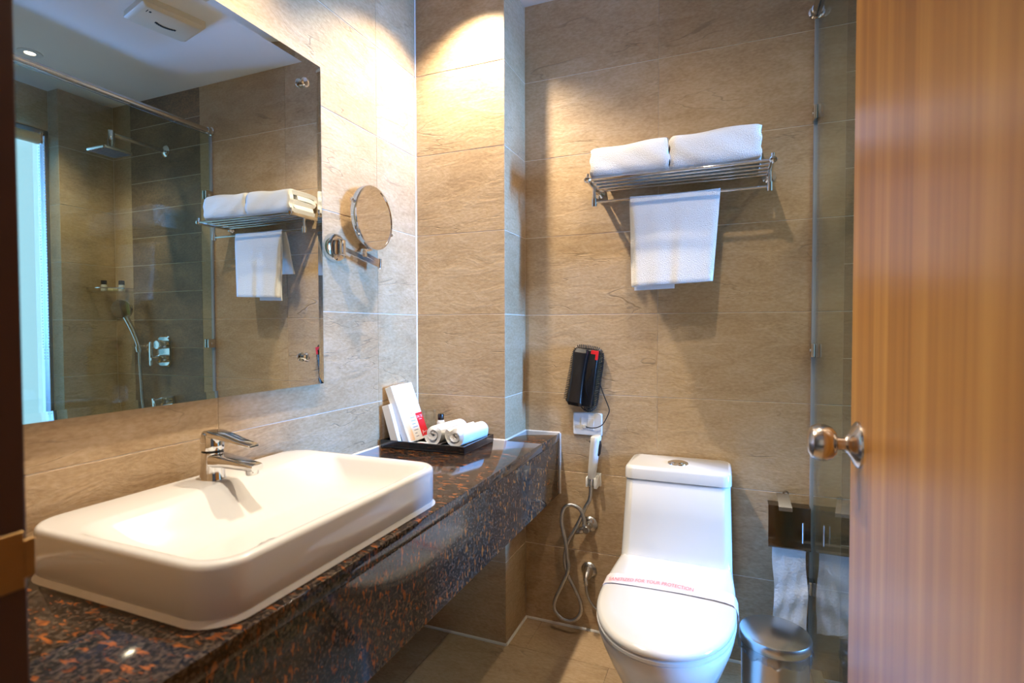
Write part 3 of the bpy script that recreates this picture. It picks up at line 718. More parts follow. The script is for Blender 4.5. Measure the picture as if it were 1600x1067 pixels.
lean_box(-0.4320, 0.0430, 0.026, 0.206, 0.110, LA, 'tall white carton with an orange printed strip', 'orange')
lean_box(-0.4520, 0.0185, 0.030, 0.138, 0.080, math.radians(17), 'short plain white carton at the left end of the tray')
b = B(); loft(b, [rrect(0.152, 0.196, -0.451, -0.405, 0.006, ZT + 0.0003, 4), rrect(0.150, 0.198, -0.452, -0.404, 0.008, ZT + 0.006, 4), rrect(0.156, 0.192, -0.446, -0.41, 0.01, ZT + 0.012, 4)])
# (a paper-wrapped soap stands behind the front towel end)
put(b, -0.024, 0.004, 0.0, (1, 0, 0), (0, 1, 0), (0, 0, 1))
o = finish('soap_packet', b, 'card', None); tag(o, 'small white paper-wrapped soap in front of the boxes on the tray', 'soap')
t = thing('glass_tumbler', (0.085, -0.275, ZT), 'clear glass tumbler on the tray behind the cartons', 'glass')
b = B(); lathe(b, (0.085, -0.275, ZT), (0, 0, 1), [(0.027, 0), (0.029, 0.004), (0.033, 0.098), (0.0315, 0.098), (0.0275, 0.010), (0.002, 0.008)], 32); finish('cup', b, 'clear', t)
t = thing('lotion_bottle', (0.135, -0.262, ZT), 'small bottle with a black cap on the tray behind the rolled towel', 'bottle')
b = B(); lathe(b, (0.135, -0.262, ZT), (0, 0, 1), [(0.0135, 0), (0.0145, 0.003), (0.0145, 0.055), (0.012, 0.062), (0.008, 0.066)], 24); finish('body', b, 'white_plastic', t)
b = B(); lathe(b, (0.135, -0.262, ZT), (0, 0, 1), [(0.0105, 0.064), (0.011, 0.066), (0.011, 0.084), (0.010, 0.086)], 24); finish('cap', b, 'black_plastic', t)

# ------------------------------------------------------------------ towel rack
RX0, RX1, RYF, RZ = 0.668, 1.236, -0.185, 1.662
t = thing('towel_rack', (0.95, 0, RZ), 'chrome hotel towel rack on the back wall above the toilet', 'towel rack')
for y_ in (RYF, -0.143, -0.101, -0.059, -0.022):
    b = B(); rod(b, (RX0 - 0.012 * (y_ == RYF), y_, RZ), (RX1 + 0.012 * (y_ == RYF), y_, RZ), 0.0042 if y_ != RYF else 0.0052, 12); finish('shelf_bar', b, 'chrome', t)
for x_ in (RX0, RX1):
    b = B(); rod(b, (x_, RYF + 0.004, RZ - 0.002), (x_, -0.002, RZ - 0.002), 0.0085, 16)
    e_ = finish('end_bracket', b, 'chrome', t)
    b = B(); lathe(b, (x_, RYF - 0.002, RZ), (0, -1, 0), [(0.0095, -0.010), (0.0105, -0.006), (0.0105, 0.004), (0.008, 0.007), (0.003, 0.008)], 24); finish('end_cap', b, 'chrome', e_)
    b = B(); rod(b, (x_, RYF, RZ), (x_, RYF, RZ + 0.021), 0.0042, 12); finish('end_pin', b, 'chrome', e_)
    b = B(); lathe(b, (x_, 0, RZ - 0.002), (0, -1, 0), [(0.022, 0), (0.022, 0.006), (0.017, 0.012), (0.011, 0.02)], 28); finish('wall_flange', b, 'chrome', t)
    b = B(); rod(b, (x_ + (0.003 if x_ < 1 else -0.003), -0.105, RZ - 0.005), (x_ + (0.003 if x_ < 1 else -0.003), -0.105, 1.604), 0.0055, 14); finish('drop_post', b, 'chrome', t)
    b = B(); rod(b, (x_ + (0.003 if x_ < 1 else -0.003), -0.105, 1.616), (x_ + (0.003 if x_ < 1 else -0.003), -0.105, 1.588), 0.0095, 18); finish('post_end', b, 'chrome', t)
b = B(); rod(b, (RX0, -0.105, 1.603), (RX1, -0.105, 1.603), 0.0045, 12); finish('towel_bar', b, 'chrome', t)

def folded_towel(x0, x1, z0, H, label, seed, tilt=0.0, mat='terry'):
    """bath towel folded into a flat bundle: one folded strip swept along x"""
    rnd = random.Random(seed)
    yf, yb_ = -0.187, -0.028
    th = H / 5.0
    # centre line of the folded strip in y-z: five layers, joined by folds
    path = []
    def arc(cy, cz, r, a0, a1, n=8):
        for i in range(n + 1):
            a = a0 + (a1 - a0) * i / n; path.append((cy + r * math.cos(a), cz + r * math.sin(a)))
    zc = [th * (0.5 + i) for i in range(5)]
    # inner loop: layer 2, fold front inside, layer 3
    path += [(yb_ - 0.01, zc[1]), (yf + th * 2.3, zc[1])]
    arc(yf + th * 1.9, (zc[1] + zc[2]) / 2, th / 2, -PI / 2, -1.5 * PI)
    path += [(yf + th * 2.4, zc[2]), (yb_ - 0.012, zc[2]), (yb_ - 0.02, zc[3] * 0.99), (yf + th * 2.2, zc[3])]
    inner = path; path = []
    # outer wrap: bottom layer, round the front, over the top
    path += [(yb_, zc[0]), (yf + th * 2.0, zc[0])]
    R_ = (zc[4] - zc[0]) / 2
    for i in range(17):
        a = -PI / 2 - PI * i / 16
        path.append((yf + th * 1.25 + (th * 0.78) * math.copysign(abs(math.cos(a)) ** 0.6, math.cos(a)), zc[0] + R_ + R_ * math.copysign(abs(math.sin(a)) ** 0.75, math.sin(a))))
    path += [(yf + th * 2.2, zc[4]), (yb_ - 0.004, zc[4]), (yb_ + 0.002, zc[3])]
    outer = path
    bm = B()
    nx = 30
    for pth, tt in ((inner, th * 0.94), (outer, th * 0.96)):
        pts = [Vector((0, p_[0], p_[1])) for p_ in pth]; pts = resample(smooth_path(pts, 4), 0.006)
        prof = []
        L = []; Rr = []
        for i, p_ in enumerate(pts):
            d = (pts[min(i + 1, len(pts) - 1)] - pts[max(i - 1, 0)]).normalized(); nn = Vector((0, -d.z, d.y))
            L.append(p_ + nn * tt / 2); Rr.append(p_ - nn * tt / 2)
        prof = L + Rr[::-1]
        rings = []
        for k in range(nx + 1):
            f = k / nx; x = x0 + (x1 - x0) * f
            e = min(f, 1 - f) * (x1 - x0)
            pin = 1 - 0.05 * max(0, 1 - e / 0.016) ** 2
            rg = []
            for c in prof:
                wob = 0.0016 * math.sin(21 * x + seed * 3 + c.z * 30) + 0.0006 * math.sin(55 * x + c.z * 90 + seed)
                xo = 0.0025 * math.sin(c.z * 140 + seed * 2.1) * (1 if f in (0, 1) else 0)
                zz = c.z * pin * (1 + tilt * (f - 0.5) + 0.02 * math.sin(9 * f + seed))
                rg.append(Vector((x + xo, (c.y + 0.107) * (1 - 0.03 * (1 - pin) / 0.05) - 0.107 + wob, z0 + max(zz, 0.0) + (wob * 0.6 if c.z > th else 0))))
            rings.append(rg)
        vr = loft(bm, rings, False, False)
        n1 = len(L); k2 = len(prof)
        for rg in (vr[0], vr[-1]):
            for i in range(n1 - 1):
                try: bm.faces.new((rg[i], rg[i + 1], rg[k2 - 2 - i], rg[k2 - 1 - i]))
                except ValueError: pass
    o = finish('folded_bath_towel', bm, mat, None, True, 70); tag(o, label, 'towel', 'folded towels on the rack')
zt = RZ + 0.0052
folded_towel(0.676, 0.934, zt, 0.108, 'folded white bath towel at the left on the rack', 1, 0.10, 'terry')
folded_towel(0.936, 1.204, zt, 0.116, 'thicker folded white bath towel at the right on the rack', 2, 0.06, 'terry')

# hanging hand towel: folded lengthwise, draped over the bar
def hanging_towel():
    bm = B(); nz = 26
    z_top, z_bot = 1.6115, 1.302
    def section(f, front=True):
        """closed outline (x, y) of the folded front fall at fraction f from the bar down"""
        xl = 0.797 + 0.008 * f; xr = 1.089 - 0.022 * f
        open_ = 0.004 + 0.014 * f
        cy = -0.112 - 0.004 * f
        pts = []
        n = 30
        for i in range(n + 1):
            s = i / n; x = xl + (xr - xl) * s
            rip = f * (0.0025 * math.sin(7 * s + 0.6) + 0.0012 * math.sin(19 * s + 1.0)) + 0.004 * f * math.exp(-((s - 0.58) / 0.07) ** 2)
            pts.append((x, cy - open_ * (0.25 + 0.75 * math.sin(PI * min(1, max(0, s))) ** 0.35) - rip))
        back = []
        for i in range(n + 1):
            s = 1 - i / n; x = xl + (xr - xl) * s
            rip = f * 0.004 * math.sin(8 * s)
            back.append((x, cy + open_ * (0.2 + 0.6 * math.sin(PI * s) ** 0.35) + rip))
        return pts + back
    rings = []
    for k in range(nz + 1):
        f = k / nz
        o_ = section(max(f, 0.0))
        rg = []
        for i, (x, y) in enumerate(o_):
            s = (x - 0.797) / 0.29
            z = z_top - (z_top - z_bot) * f
            z += 0.012 * s * f - 0.004 * (1 - f) * math.sin(PI * s)
            if f < 0.22: y = -0.105 + (y + 0.105) * (0.45 + 0.55 * math.sin(f / 0.22 * PI / 2))
            rg.append(Vector((x, y, z)))
        rings.append(rg)
    loft(bm, rings, True, False)
    # inner face of the open bottom
    rings2 = []
    for k in range(5):
        f = 1 - 0.10 * k
        o_ = section(f); cx = sum(p_[0] for p_ in o_) / len(o_); cy = sum(p_[1] for p_ in o_) / len(o_)
        rg = []
        for (x, y) in o_:
            s = (x - 0.797) / 0.29; z = z_top - (z_top - z_bot) * f + 0.012 * s * f
            rg.append(Vector((cx + (x - cx) * 0.975, cy + (y - cy) * (0.62 if k else 0.74), z)))
        rings2.append(rg)
    vr = loft(bm, rings2, False, True)
    # hem between outer and inner
    a = [Vector(c) for c in rings[-1]]; c2 = [Vector(c) for c in rings2[0]]
    loft(bm, [a, [p_.lerp(q, 0.5) + Vector((0, 0, -0.0025)) for p_, q in zip(a, c2)], c2], False, False)
    # loose back layer: lower flap showing under the left half, and shorter fall behind the bar
    def flap(x0, x1, zt_, zb, y0, y1, th):
        rg = []
        for k in range(9):
            f = k / 8; z = zt_ + (zb - zt_) * f; y = y0 + (y1 - y0) * f + 0.003 * math.sin(6 * f)
            rg.append([Vector((x, y + q, z + 0.010 * (x - x0) / (x1 - x0) * 0.4)) for q in (0, th) for x in ([x0 + (x1 - x0) * i / 8 for i in range(9)] if q == 0 else [x1 - (x1 - x0) * i / 8 for i in range(9)])])
        loft(bm, rg, True, True)
    flap(0.812, 0.945, 1.60, 1.288, -0.100, -0.102, 0.006)
    flap(0.792, 1.02, 1.606, 1.415, -0.099, -0.045, 0.008)
    o = finish('hanging_hand_towel', bm, 'terry', None, True, 60); tag(o, 'white hand towel draped over the lower bar of the rack', 'towel')
hanging_towel()

# ------------------------------------------------------------------ toilet
TX = 0.962
t = thing('toilet', (TX, -0.4, 0), 'white one-piece ceramic toilet with closed lid against the back wall', 'toilet')
def seat_outline(hb, hw, yb_, ym, yf, z, k=20, y_shift=0.0):
    pts = []
    for i in range(k + 1):                      # left side, back to widest
        s = i / k; pts.append(Vector((TX - (hb + (hw - hb) * math.sin(s * PI / 2)), yb_ + (ym - yb_) * s, z)))
    for i in range(1, 2 * k):
        a = PI - PI * i / (2 * k)
        ex = 0.92
        pts.append(Vector((TX + hw * math.copysign(abs(math.cos(a)) ** ex, math.cos(a)), ym + (yf - ym) * abs(math.sin(a)) ** ex, z)))
    for i in range(k + 1):
        s = 1 - i / k; pts.append(Vector((TX + (hb + (hw - hb) * math.sin(s * PI / 2)), yb_ + (ym - yb_) * s, z)))
    return pts
b = B()
loft(b, [seat_outline(0.10, 0.115, -0.04, -0.40, -0.575, 0.0), seat_outline(0.10, 0.112, -0.04, -0.40, -0.572, 0.03), seat_outline(0.105, 0.112, -0.04, -0.42, -0.585, 0.12), seat_outline(0.115, 0.125, -0.04, -0.44, -0.63, 0.20), seat_outline(0.135, 0.152, -0.04, -0.46, -0.69, 0.28), seat_outline(0.155, 0.170, -0.04, -0.48, -0.727, 0.34), seat_outline(0.166, 0.176, -0.04, -0.49, -0.742, 0.372), seat_outline(0.166, 0.176, -0.04, -0.49, -0.743, 0.384), seat_outline(0.162, 0.172, -0.045, -0.49, -0.738, 0.388)])
finish('bowl', b, 'ceramic', t, True, 50)
b = B()
loft(b, [seat_outline(0.165, 0.176, -0.245, -0.49, -0.746, 0.389), seat_outline(0.168, 0.179, -0.243, -0.49, -0.750, 0.392), seat_outline(0.168, 0.179, -0.243, -0.49, -0.750, 0.399), seat_outline(0.164, 0.175, -0.245, -0.49, -0.745, 0.402)])
finish('seat', b, 'white_plastic', t, True, 50)
b = B()
loft(b, [seat_outline(0.163, 0.174, -0.240, -0.49, -0.746, 0.403), seat_outline(0.167, 0.178, -0.238, -0.49, -0.751, 0.406), seat_outline(0.168, 0.179, -0.237, -0.49, -0.752, 0.412), seat_outline(0.165, 0.176, -0.239, -0.49, -0.748, 0.419), seat_outline(0.157, 0.168, -0.244, -0.49, -0.739, 0.4225), seat_outline(0.12, 0.13, -0.265, -0.48, -0.69, 0.4245), seat_outline(0.05, 0.055, -0.33, -0.46, -0.57, 0.4255)])
finish('lid', b, 'ceramic', t, True, 50)
b = B()
def tk(z, hw, yf, r=0.028): return rrect(TX - hw, TX + hw, yf, -0.012, r, z, 6)
loft(b, [tk(0.30, 0.165, -0.23), tk(0.385, 0.169, -0.262), tk(0.402, 0.1695, -0.262), tk(0.420, 0.1695, -0.250), tk(0.45, 0.169, -0.240), tk(0.55, 0.166, -0.218), tk(0.655, 0.163, -0.197), tk(0.657, 0.160, -0.194)])
finish('tank', b, 'ceramic', t, True, 50)
b = B()
loft(b, [tk(0.658, 0.163, -0.197), tk(0.660, 0.1665, -0.201), tk(0.690, 0.166, -0.200), tk(0.697, 0.1635, -0.1965), tk(0.700, 0.157, -0.189, 0.024)])
tl = finish('tank_lid', b, 'ceramic', t, True, 50)
b = B(); lathe(b, (TX - 0.002, -0.105, 0.699), (0, 0, 1), [(0.034, 0), (0.033, 0.004), (0.027, 0.006), (0.026, 0.005)], 36, True, False); lathe(b, (TX - 0.002, -0.105, 0.699), (0, 0, 1), [(0.0255, 0.004), (0.024, 0.0075), (0.015, 0.009), (0.002, 0.0095)], 36); finish('flush_button', b, 'chrome', t)
# paper band over the lid
t = thing('paper_band', (TX, -0.45, 0.425), 'paper strip reading SANITIZED FOR YOUR PROTECTION across the toilet lid', 'paper strip')
b = B()
prof = [(-0.184, 0.372), (-0.1835, 0.395), (-0.1825, 0.408), (-0.178, 0.4185), (-0.17, 0.4245), (-0.15, 0.4268), (-0.10, 0.4272), (-0.04, 0.4275), (0.02, 0.428), (0.07, 0.4275), (0.12, 0.427), (0.15, 0.4268), (0.17, 0.4245), (0.178, 0.4185), (0.1825, 0.408), (0.1835, 0.395), (0.185, 0.365)]
def band_y(s): return -0.462 + 0.036 * math.sin(PI * s) - 0.006 * s
rg = []
for i, (x, z) in enumerate(prof):
    s = i / (len(prof) - 1); yc = band_y(s)
    lift = 0.0007 * abs(math.sin(7 * s)) if 3 < i < 13 else 0
    rg.append([Vector((TX + x, yc + 0.033, z)), Vector((TX + x, yc - 0.033, z + lift)), Vector((TX + x, yc - 0.033, z + lift + 0.0005)), Vector((TX + x, yc + 0.033, z + 0.0005))])
loft(b, rg); bd = finish('strip', b, 'band', t, True, 50)
q = text_mesh('SANITIZED FOR YOUR PROTECTION', 0.0165)
w_ = max(v.co.x for v in q.verts) - min(v.co.x for v in q.verts); sc_ = 0.232 / w_
for v in q.verts:
    x = v.co.x * sc_ - 0.048; s = (x + 0.19) / 0.38
    v.co = Vector((TX + x, band_y(s) + 0.003 + v.co.y * 1.75, 0.4298))
finish('lettering', q, 'pink_print', bd, False)

# ------------------------------------------------------------------ phone
c8 = math.radians(7.5)
PX = Vector((math.cos(c8), 0, -math.sin(c8))); PZ = Vector((math.sin(c8), 0, math.cos(c8))); PY = Vector((0, 1, 0))
pc = Vector((0.614, 0, 0.974))
t = thing('wall_telephone', pc, 'black wall telephone with coiled cord hanging beside the counter', 'telephone')
def ph(bm, nm, mat, par=None, **k):
    put(bm, pc.x, pc.y, pc.z, PX, PY, PZ); return finish(nm, bm, mat, par or t, **k)
b = B(); box(b, -0.046, 0.046, -0.040, -0.0005, -0.108, 0.108, 0.009, 3); base_ = ph(b, 'base', 'black_plastic')
b = B()
rings = []
for k in range(17):
    f = k / 16; z = -0.1065 + 0.213 * f
    e = abs(2 * f - 1)
    waist = 0.010 * (1 - e ** 2.2)
    dp = 0.030 - 0.008 * (1 - e ** 2) - (0.010 * max(0, (e - 0.9) / 0.1) ** 2)
    hw = 0.0295 - 0.002 * (1 - e ** 2) - 0.005 * max(0, (e - 0.9) / 0.1) ** 2
    rings.append([Vector((-0.0165 + (p_.x - waist * 0.4 * (p_.x > 0)), p_.y, z)) for p_ in rrect(-hw, hw, -0.041 - dp + waist * 0.1, -0.0385, 0.010, 0, 5)])
loft(b, rings); ph(b, 'handset', 'black_plastic')
b = B(); box(b, 0.018, 0.0465, -0.0415, -0.0398, 0.092, 0.106, 0.0004, 1); box(b, 0.036, 0.0468, -0.0415, -0.0398, 0.072, 0.093, 0.0004, 1); lb = ph(b, 'red_label', 'red', smooth=False); tag(lb, 'red corner label')
b = B(); tube(b, smooth_path([(0.030, -0.0405, 0.038), (0.029, -0.0405, 0.018), (0.020, -0.0405, -0.004), (0.014, -0.0405, -0.024), (0.018, -0.0405, -0.048), (0.030, -0.0405, -0.070)], 8), 0.0015, 8); ph(b, 'ridge', 'black_plastic')
# coiled cord round the back edge
loop = smooth_path([(0.012, -0.012, -0.118), (0.034, -0.014, -0.121), (0.053, -0.016, -0.100), (0.0565, -0.018, -0.05), (0.057, -0.018, 0.03), (0.056, -0.018, 0.085), (0.044, -0.018, 0.108), (0.02, -0.018, 0.1125), (-0.02, -0.018, 0.113), (-0.044, -0.018, 0.105), (-0.0525, -0.018, 0.075), (-0.0545, -0.020, 0.02), (-0.0585, -0.022, -0.05), (-0.061, -0.022, -0.095)], 10)
loop = resample(loop, 0.0007)
hel = []
for i, p_ in enumerate(loop):
    tt = (loop[min(i + 1, len(loop) - 1)] - loop[max(i - 1, 0)]).normalized()
    u1 = Vector((0, 1, 0)); v1 = tt.cross(u1).normalized(); a = 2 * PI * i * 0.0007 / 0.0066
    hel.append(p_ + (u1 * math.cos(a) + v1 * math.sin(a)) * 0.0074)
b = B(); tube(b, hel, 0.0018, 6); ph(b, 'coiled_cord', 'black_rubber')
b = B(); tube(b, smooth_path([(-0.061, -0.022, -0.095), (-0.052, -0.016, -0.106), (-0.036, -0.018, -0.1125), (-0.026, -0.022, -0.108)], 6), 0.0018, 6); ph(b, 'cord_tail', 'black_rubber')
b = B(); tube(b, smooth_path([(-0.002, -0.02, -0.106), (0.006, -0.014, -0.119), (0.018, -0.012, -0.124)], 6), 0.0018, 6); ph(b, 'cord_tail', 'black_rubber')
b = B()
tube(b, smooth_path([(0.676, -0.012, 1.075), (0.684, -0.012, 1.05), (0.682, -0.012, 1.01), (0.676, -0.012, 0.975), (0.672, -0.012, 0.955), (0.684, -0.014, 0.915), (0.701, -0.016, 0.875), (0.708, -0.018, 0.852), (0.700, -0.02, 0.828), (0.684, -0.022, 0.800), (0.665, -0.022, 0.788), (0.640, -0.018, 0.783), (0.612, -0.011, 0.786)], 8), 0.0019, 8)
finish('line_cord', b, 'black_rubber', t)
t = thing('telephone_socket', (0.623, 0, 0.752), 'white wall plate socket below the telephone', 'wall socket')
b = B(); loft(b, [[Vector((p_.x, y, p_.y)) for p_ in rrect(0.567 + i, 0.679 - i, 0.752 + i, 0.838 - i, 0.006, 0, 4)] for y, i in ((-0.0005, 0), (-0.006, 0), (-0.010, 0.003))]); finish('plate', b, 'white_plastic', t)
b = B(); box(b, 0.599, 0.648, -0.0112, -0.0095, 0.772, 0.818, 0.0006, 1); mo = finish('insert', b, 'white_plastic', t, False)
b = B(); box(b, 0.6232, 0.6238, -0.0116, -0.011, 0.773, 0.817); finish('module_gap', b, 'grey_print', mo, False)
b = B(); box(b, 0.606, 0.618, -0.0165, -0.0105, 0.780, 0.792, 0.001, 1); finish('plug', b, 'cream_plastic', mo, False)

# ------------------------------------------------------------------ bidet sprayer
t = thing('bidet_sprayer', (0.655, -0.05, 0.06), 'white hand bidet sprayer with looped metal hose on the back wall', 'bidet sprayer')
ax0 = Vector((0.648, -0.046, 0.600)); ax1 = Vector((0.667, -0.052, 0.762))
b = B(); d_ = (ax1 - ax0)
def el(p, rx, ry, tilt=0.0, k=20): return [p + Vector((rx * math.cos(2 * PI * i / k), ry * math.sin(2 * PI * i / k), tilt * math.cos(2 * PI * i / k))) for i in range(k)]
loft(b, [el(ax0, 0.0125, 0.0125), el(ax0 + d_ * 0.02, 0.0145, 0.0145), el(ax0 + d_ * 0.25, 0.0165, 0.0165), el(ax0 + d_ * 0.6, 0.0180, 0.0185), el(ax0 + d_ * 0.85, 0.0195, 0.021), el(ax0 + d_ * 0.97, 0.0195, 0.0225, 0.001), el(ax1, 0.0165, 0.019, 0.002)])
finish('handle', b, 'white_plastic', t, True, 50)
b = B(); loft(b, [el(ax0 + d_ * 0.55 + Vector((0.018, -0.004, 0)), 0.003, 0.006), el(ax0 + d_ * 0.60 + Vector((0.0205, -0.004, 0)), 0.004, 0.0075), el(ax0 + d_ * 0.80 + Vector((0.0200, -0.004, 0)), 0.005, 0.0085), el(ax0 + d_ * 0.90 + Vector((0.0175, -0.004, 0)), 0.003, 0.007)]); tr_ = finish('trigger', b, 'black_plastic', t)
b = B(); lathe(b, ax0 + d_ * 0.86 + Vector((-0.019, -0.002, 0)), (-1, 0, 0), [(0.005, 0), (0.004, 0.003)], 14); finish('side_button', b, 'black_plastic', t)
b = B(); lathe(b, ax0 - Vector((0, 0, 0.0)), (-0.05, 0, -1), [(0.0085, -0.004), (0.0085, 0.022), (0.006, 0.028)], 16); finish('hose_nut', b, 'chrome', t)
hose_pts = [(0.6465,-0.046,0.578),(0.645,-0.046,0.545),(0.642,-0.050,0.52),(0.627,-0.052,0.492),(0.600,-0.055,0.428),(0.561,-0.060,0.352),(0.549,-0.058,0.284),(0.561,-0.056,0.227),(0.588,-0.056,0.178),(0.610,-0.056,0.128),(0.608,-0.058,0.088),(0.580,-0.062,0.060),(0.541,-0.062,0.060),(0.510,-0.060,0.088),(0.513,-0.060,0.128),(0.541,-0.060,0.192),(0.564,-0.064,0.250),(0.562,-0.068,0.308),(0.554,-0.070,0.366),(0.540,-0.068,0.428),(0.546,-0.066,0.478),(0.573,-0.064,0.498),(0.606,-0.062,0.488),(0.622,-0.060,0.455),(0.624,-0.058,0.430)]
hp = resample(smooth_path(hose_pts, 14), 0.0016)
b = B(); tube(b, hp, lambda i: 0.0072 if i % 3 == 0 else 0.0082, 9); finish('hose', b, 'steel', t, True, 80)
t = thing('sprayer_holder', (0.652, 0, 0.585), 'white plastic wall clip holding the bidet sprayer', 'holder')
b = B(); box(b, 0.631, 0.676, -0.010, -0.0005, 0.562, 0.612, 0.003)
box(b, 0.6285, 0.6365, -0.060, -0.008, 0.570, 0.606, 0.003); box(b, 0.659, 0.672, -0.060, -0.008, 0.566, 0.606, 0.003)
finish('clip', b, 'white_plastic', t)
def valve(x, z, name, label):
    tv = thing(name, (x, 0, z), label, 'valve', 'wall valves beside the toilet')
    bm = B(); lathe(bm, (x, 0, z), (0, -1, 0), [(0.030, 0.0005), (0.030, 0.004), (0.025, 0.010), (0.014, 0.014), (0.012, 0.018)], 28); finish('flange', bm, 'steel', tv)
    return tv
tv = valve(0.632, 0.412, 'angle_valve', 'upper metal angle valve feeding the sprayer hose')
b = B(); lathe(b, (0.632, 0, 0.412), (0, -1, 0), [(0.011, 0.010), (0.011, 0.045), (0.013, 0.046), (0.014, 0.066), (0.010, 0.069)], 22); finish('body', b, 'steel', tv)
b = B(); lathe(b, (0.632, -0.040, 0.412), (-0.9, -0.1, -0.42), [(0.010, 0), (0.009, 0.012), (0.0125, 0.014), (0.014, 0.030), (0.009, 0.050), (0.006, 0.056)], 20); finish('handle', b, 'steel', tv)
b = B(); lathe(b, (0.628, -0.056, 0.412), (-0.25, 0, 1), [(0.009, 0), (0.009, 0.020), (0.007, 0.024)], 16); finish('outlet', b, 'steel', tv)
tv = valve(0.628, 0.236, 'angle_valve', 'lower metal stop valve feeding the toilet cistern')
b = B(); lathe(b, (0.628, 0, 0.236), (0, -0.92, -0.3), [(0.020, 0.008), (0.016, 0.030), (0.011, 0.046), (0.009, 0.058)], 24); finish('body', b, 'steel', tv)
b = B(); lathe(b, (0.628, -0.050, 0.222), (0.1, -0.1, -1), [(0.009, -0.004), (0.009, 0.018), (0.0065, 0.024)], 16); finish('hose_nut', b, 'chrome', tv)
hp = resample(smooth_path([(0.630, -0.052, 0.200), (0.633, -0.054, 0.175), (0.645, -0.056, 0.145), (0.672, -0.058, 0.118), (0.71, -0.06, 0.105), (0.75, -0.06, 0.11), (0.80, -0.07, 0.14), (0.835, -0.08, 0.17)], 10), 0.0016)
b = B(); tube(b, hp, lambda i: 0.0050 if i % 3 == 0 else 0.0056, 9); finish('supply_hose', b, 'steel', tv, True, 80)

# ------------------------------------------------------------------ toilet paper holder
t = thing('toilet_paper_holder', (1.30, 0, 0.45), 'polished steel toilet paper holder with flap cover on the back wall', 'paper holder')
b = B()
prof = [(-0.008, 0.577), (-0.030, 0.572), (-0.044, 0.560), (-0.047, 0.530), (-0.050, 0.480), (-0.052, 0.466), (-0.060, 0.455), (-0.063, 0.447), (-0.060, 0.443)]
prof = [(-0.050, 0.576), (-0.051, 0.520), (-0.052, 0.474), (-0.055, 0.464), (-0.062, 0.455), (-0.064, 0.447), (-0.060, 0.442)]
rg = [[Vector((1.241, y, z)), Vector((1.364, y, z)), Vector((1.364, y + 0.0015, z + 0.0005)), Vector((1.241, y + 0.0015, z + 0.0005))] for y, z in prof]
loft(b, rg); fl_ = finish('cover_flap', b, 'plate_steel', t, True, 30)
b = B(); box(b, 1.241, 1.364, -0.049, -0.0005, 0.574, 0.5765, 0.0006, 1); finish('top_plate', b, 'plate_steel', t, False)
b = B(); box(b, 1.262, 1.343, -0.004, -0.0005, 0.47, 0.574); finish('back_plate', b, 'plate_steel', t, False)
b = B(); box(b, 1.3395, 1.3445, -0.0555, -0.0505, 0.459, 0.531, 0.0015); finish('finger_bar', b, 'chrome', fl_, False)
t = thing('toilet_roll', (1.30, -0.03, 0.19), 'white toilet paper with a long crumpled sheet hanging behind the bin', 'toilet paper')
b = B(); lathe(b, (1.253, -0.027, 0.515), (1, 0, 0), [(0.021, 0), (0.0225, 0.001), (0.0225, 0.098), (0.021, 0.099)], 28); finish('roll', b, 'paper', t)
b = B(); rg = []
for k in range(31):
    f = k / 30; z = 0.500 - 0.315 * f
    row = []; back = []
    for i in range(13):
        s = i / 12; x = 1.2545 + 0.098 * s + 0.010 * f * 0.6 + 0.003 * math.sin(9 * f + 2)
        y = -0.0495 + 0.012 * math.sin(min(1, f * 2) * PI / 2) * (f > 0) * 0.6 + 0.0035 * math.sin(7 * f * 3 + 4 * s) * f + 0.003 * math.sin(17 * s + 11 * f) * f
        zz = z - (0.012 * s * f * (f > 0.95)) + 0.0
        row.append(Vector((x, y, zz))); back.append(Vector((x, y + 0.0006, zz)))
    rg.append(row + back[::-1])
loft(b, rg); finish('hanging_sheet', b, 'paper', t, True, 60)
t = thing('metal_tag', (1.287, -0.05, 0.56), 'small silver tag with a turquoise mark clipped on the paper holder', 'tag')
b = B()
TXV = Vector((0.97, 0, 0.02)).normalized()
def tagp(x, z): return Vector((1.2905 + x, -0.0545 + (0.043 if z > 0.02 else 0.043 * max(0, z + 0.005) / 0.025) * (0.6 if z > 0 else 0) , 0.580 + z))
rg = []
for z, x0, x1, y in ((-0.018, -0.019, 0.021, -0.0545), (-0.006, -0.0195, 0.0205, -0.054), (0.004, -0.020, 0.018, -0.046), (0.028, -0.025, 0.012, -0.030), (0.032, -0.024, 0.011, -0.028)):
    rg.append([Vector((1.2905 + x0, y, 0.580 + z)), Vector((1.2905 + x1, y, 0.580 + z)), Vector((1.2905 + x1, y + 0.0012, 0.580 + z)), Vector((1.2905 + x0, y + 0.0012, 0.580 + z))])
loft(b, rg); pl = finish('tab', b, 'steel', t, True, 30)
b = B(); lathe(b, (1.294, -0.0265, 0.613), (0, -1, 0), [(0.0095, 0), (0.0095, 0.0012), (0.004, 0.0012), (0.004, 0)], 24, False, False); finish('eyelet', b, 'steel', t)
b = B(); loft(b, [[Vector((1.2720, -0.0322, 0.6045)), Vector((1.2835, -0.0322, 0.6045)), Vector((1.2835, -0.0312, 0.6050)), Vector((1.2720, -0.0312, 0.6050))], [Vector((1.2720, -0.0338, 0.6010)), Vector((1.2835, -0.0338, 0.6010)), Vector((1.2835, -0.0328, 0.6010)), Vector((1.2720, -0.0328, 0.6010))]]); finish('turquoise_mark', b, 'cyan_print', pl, False)

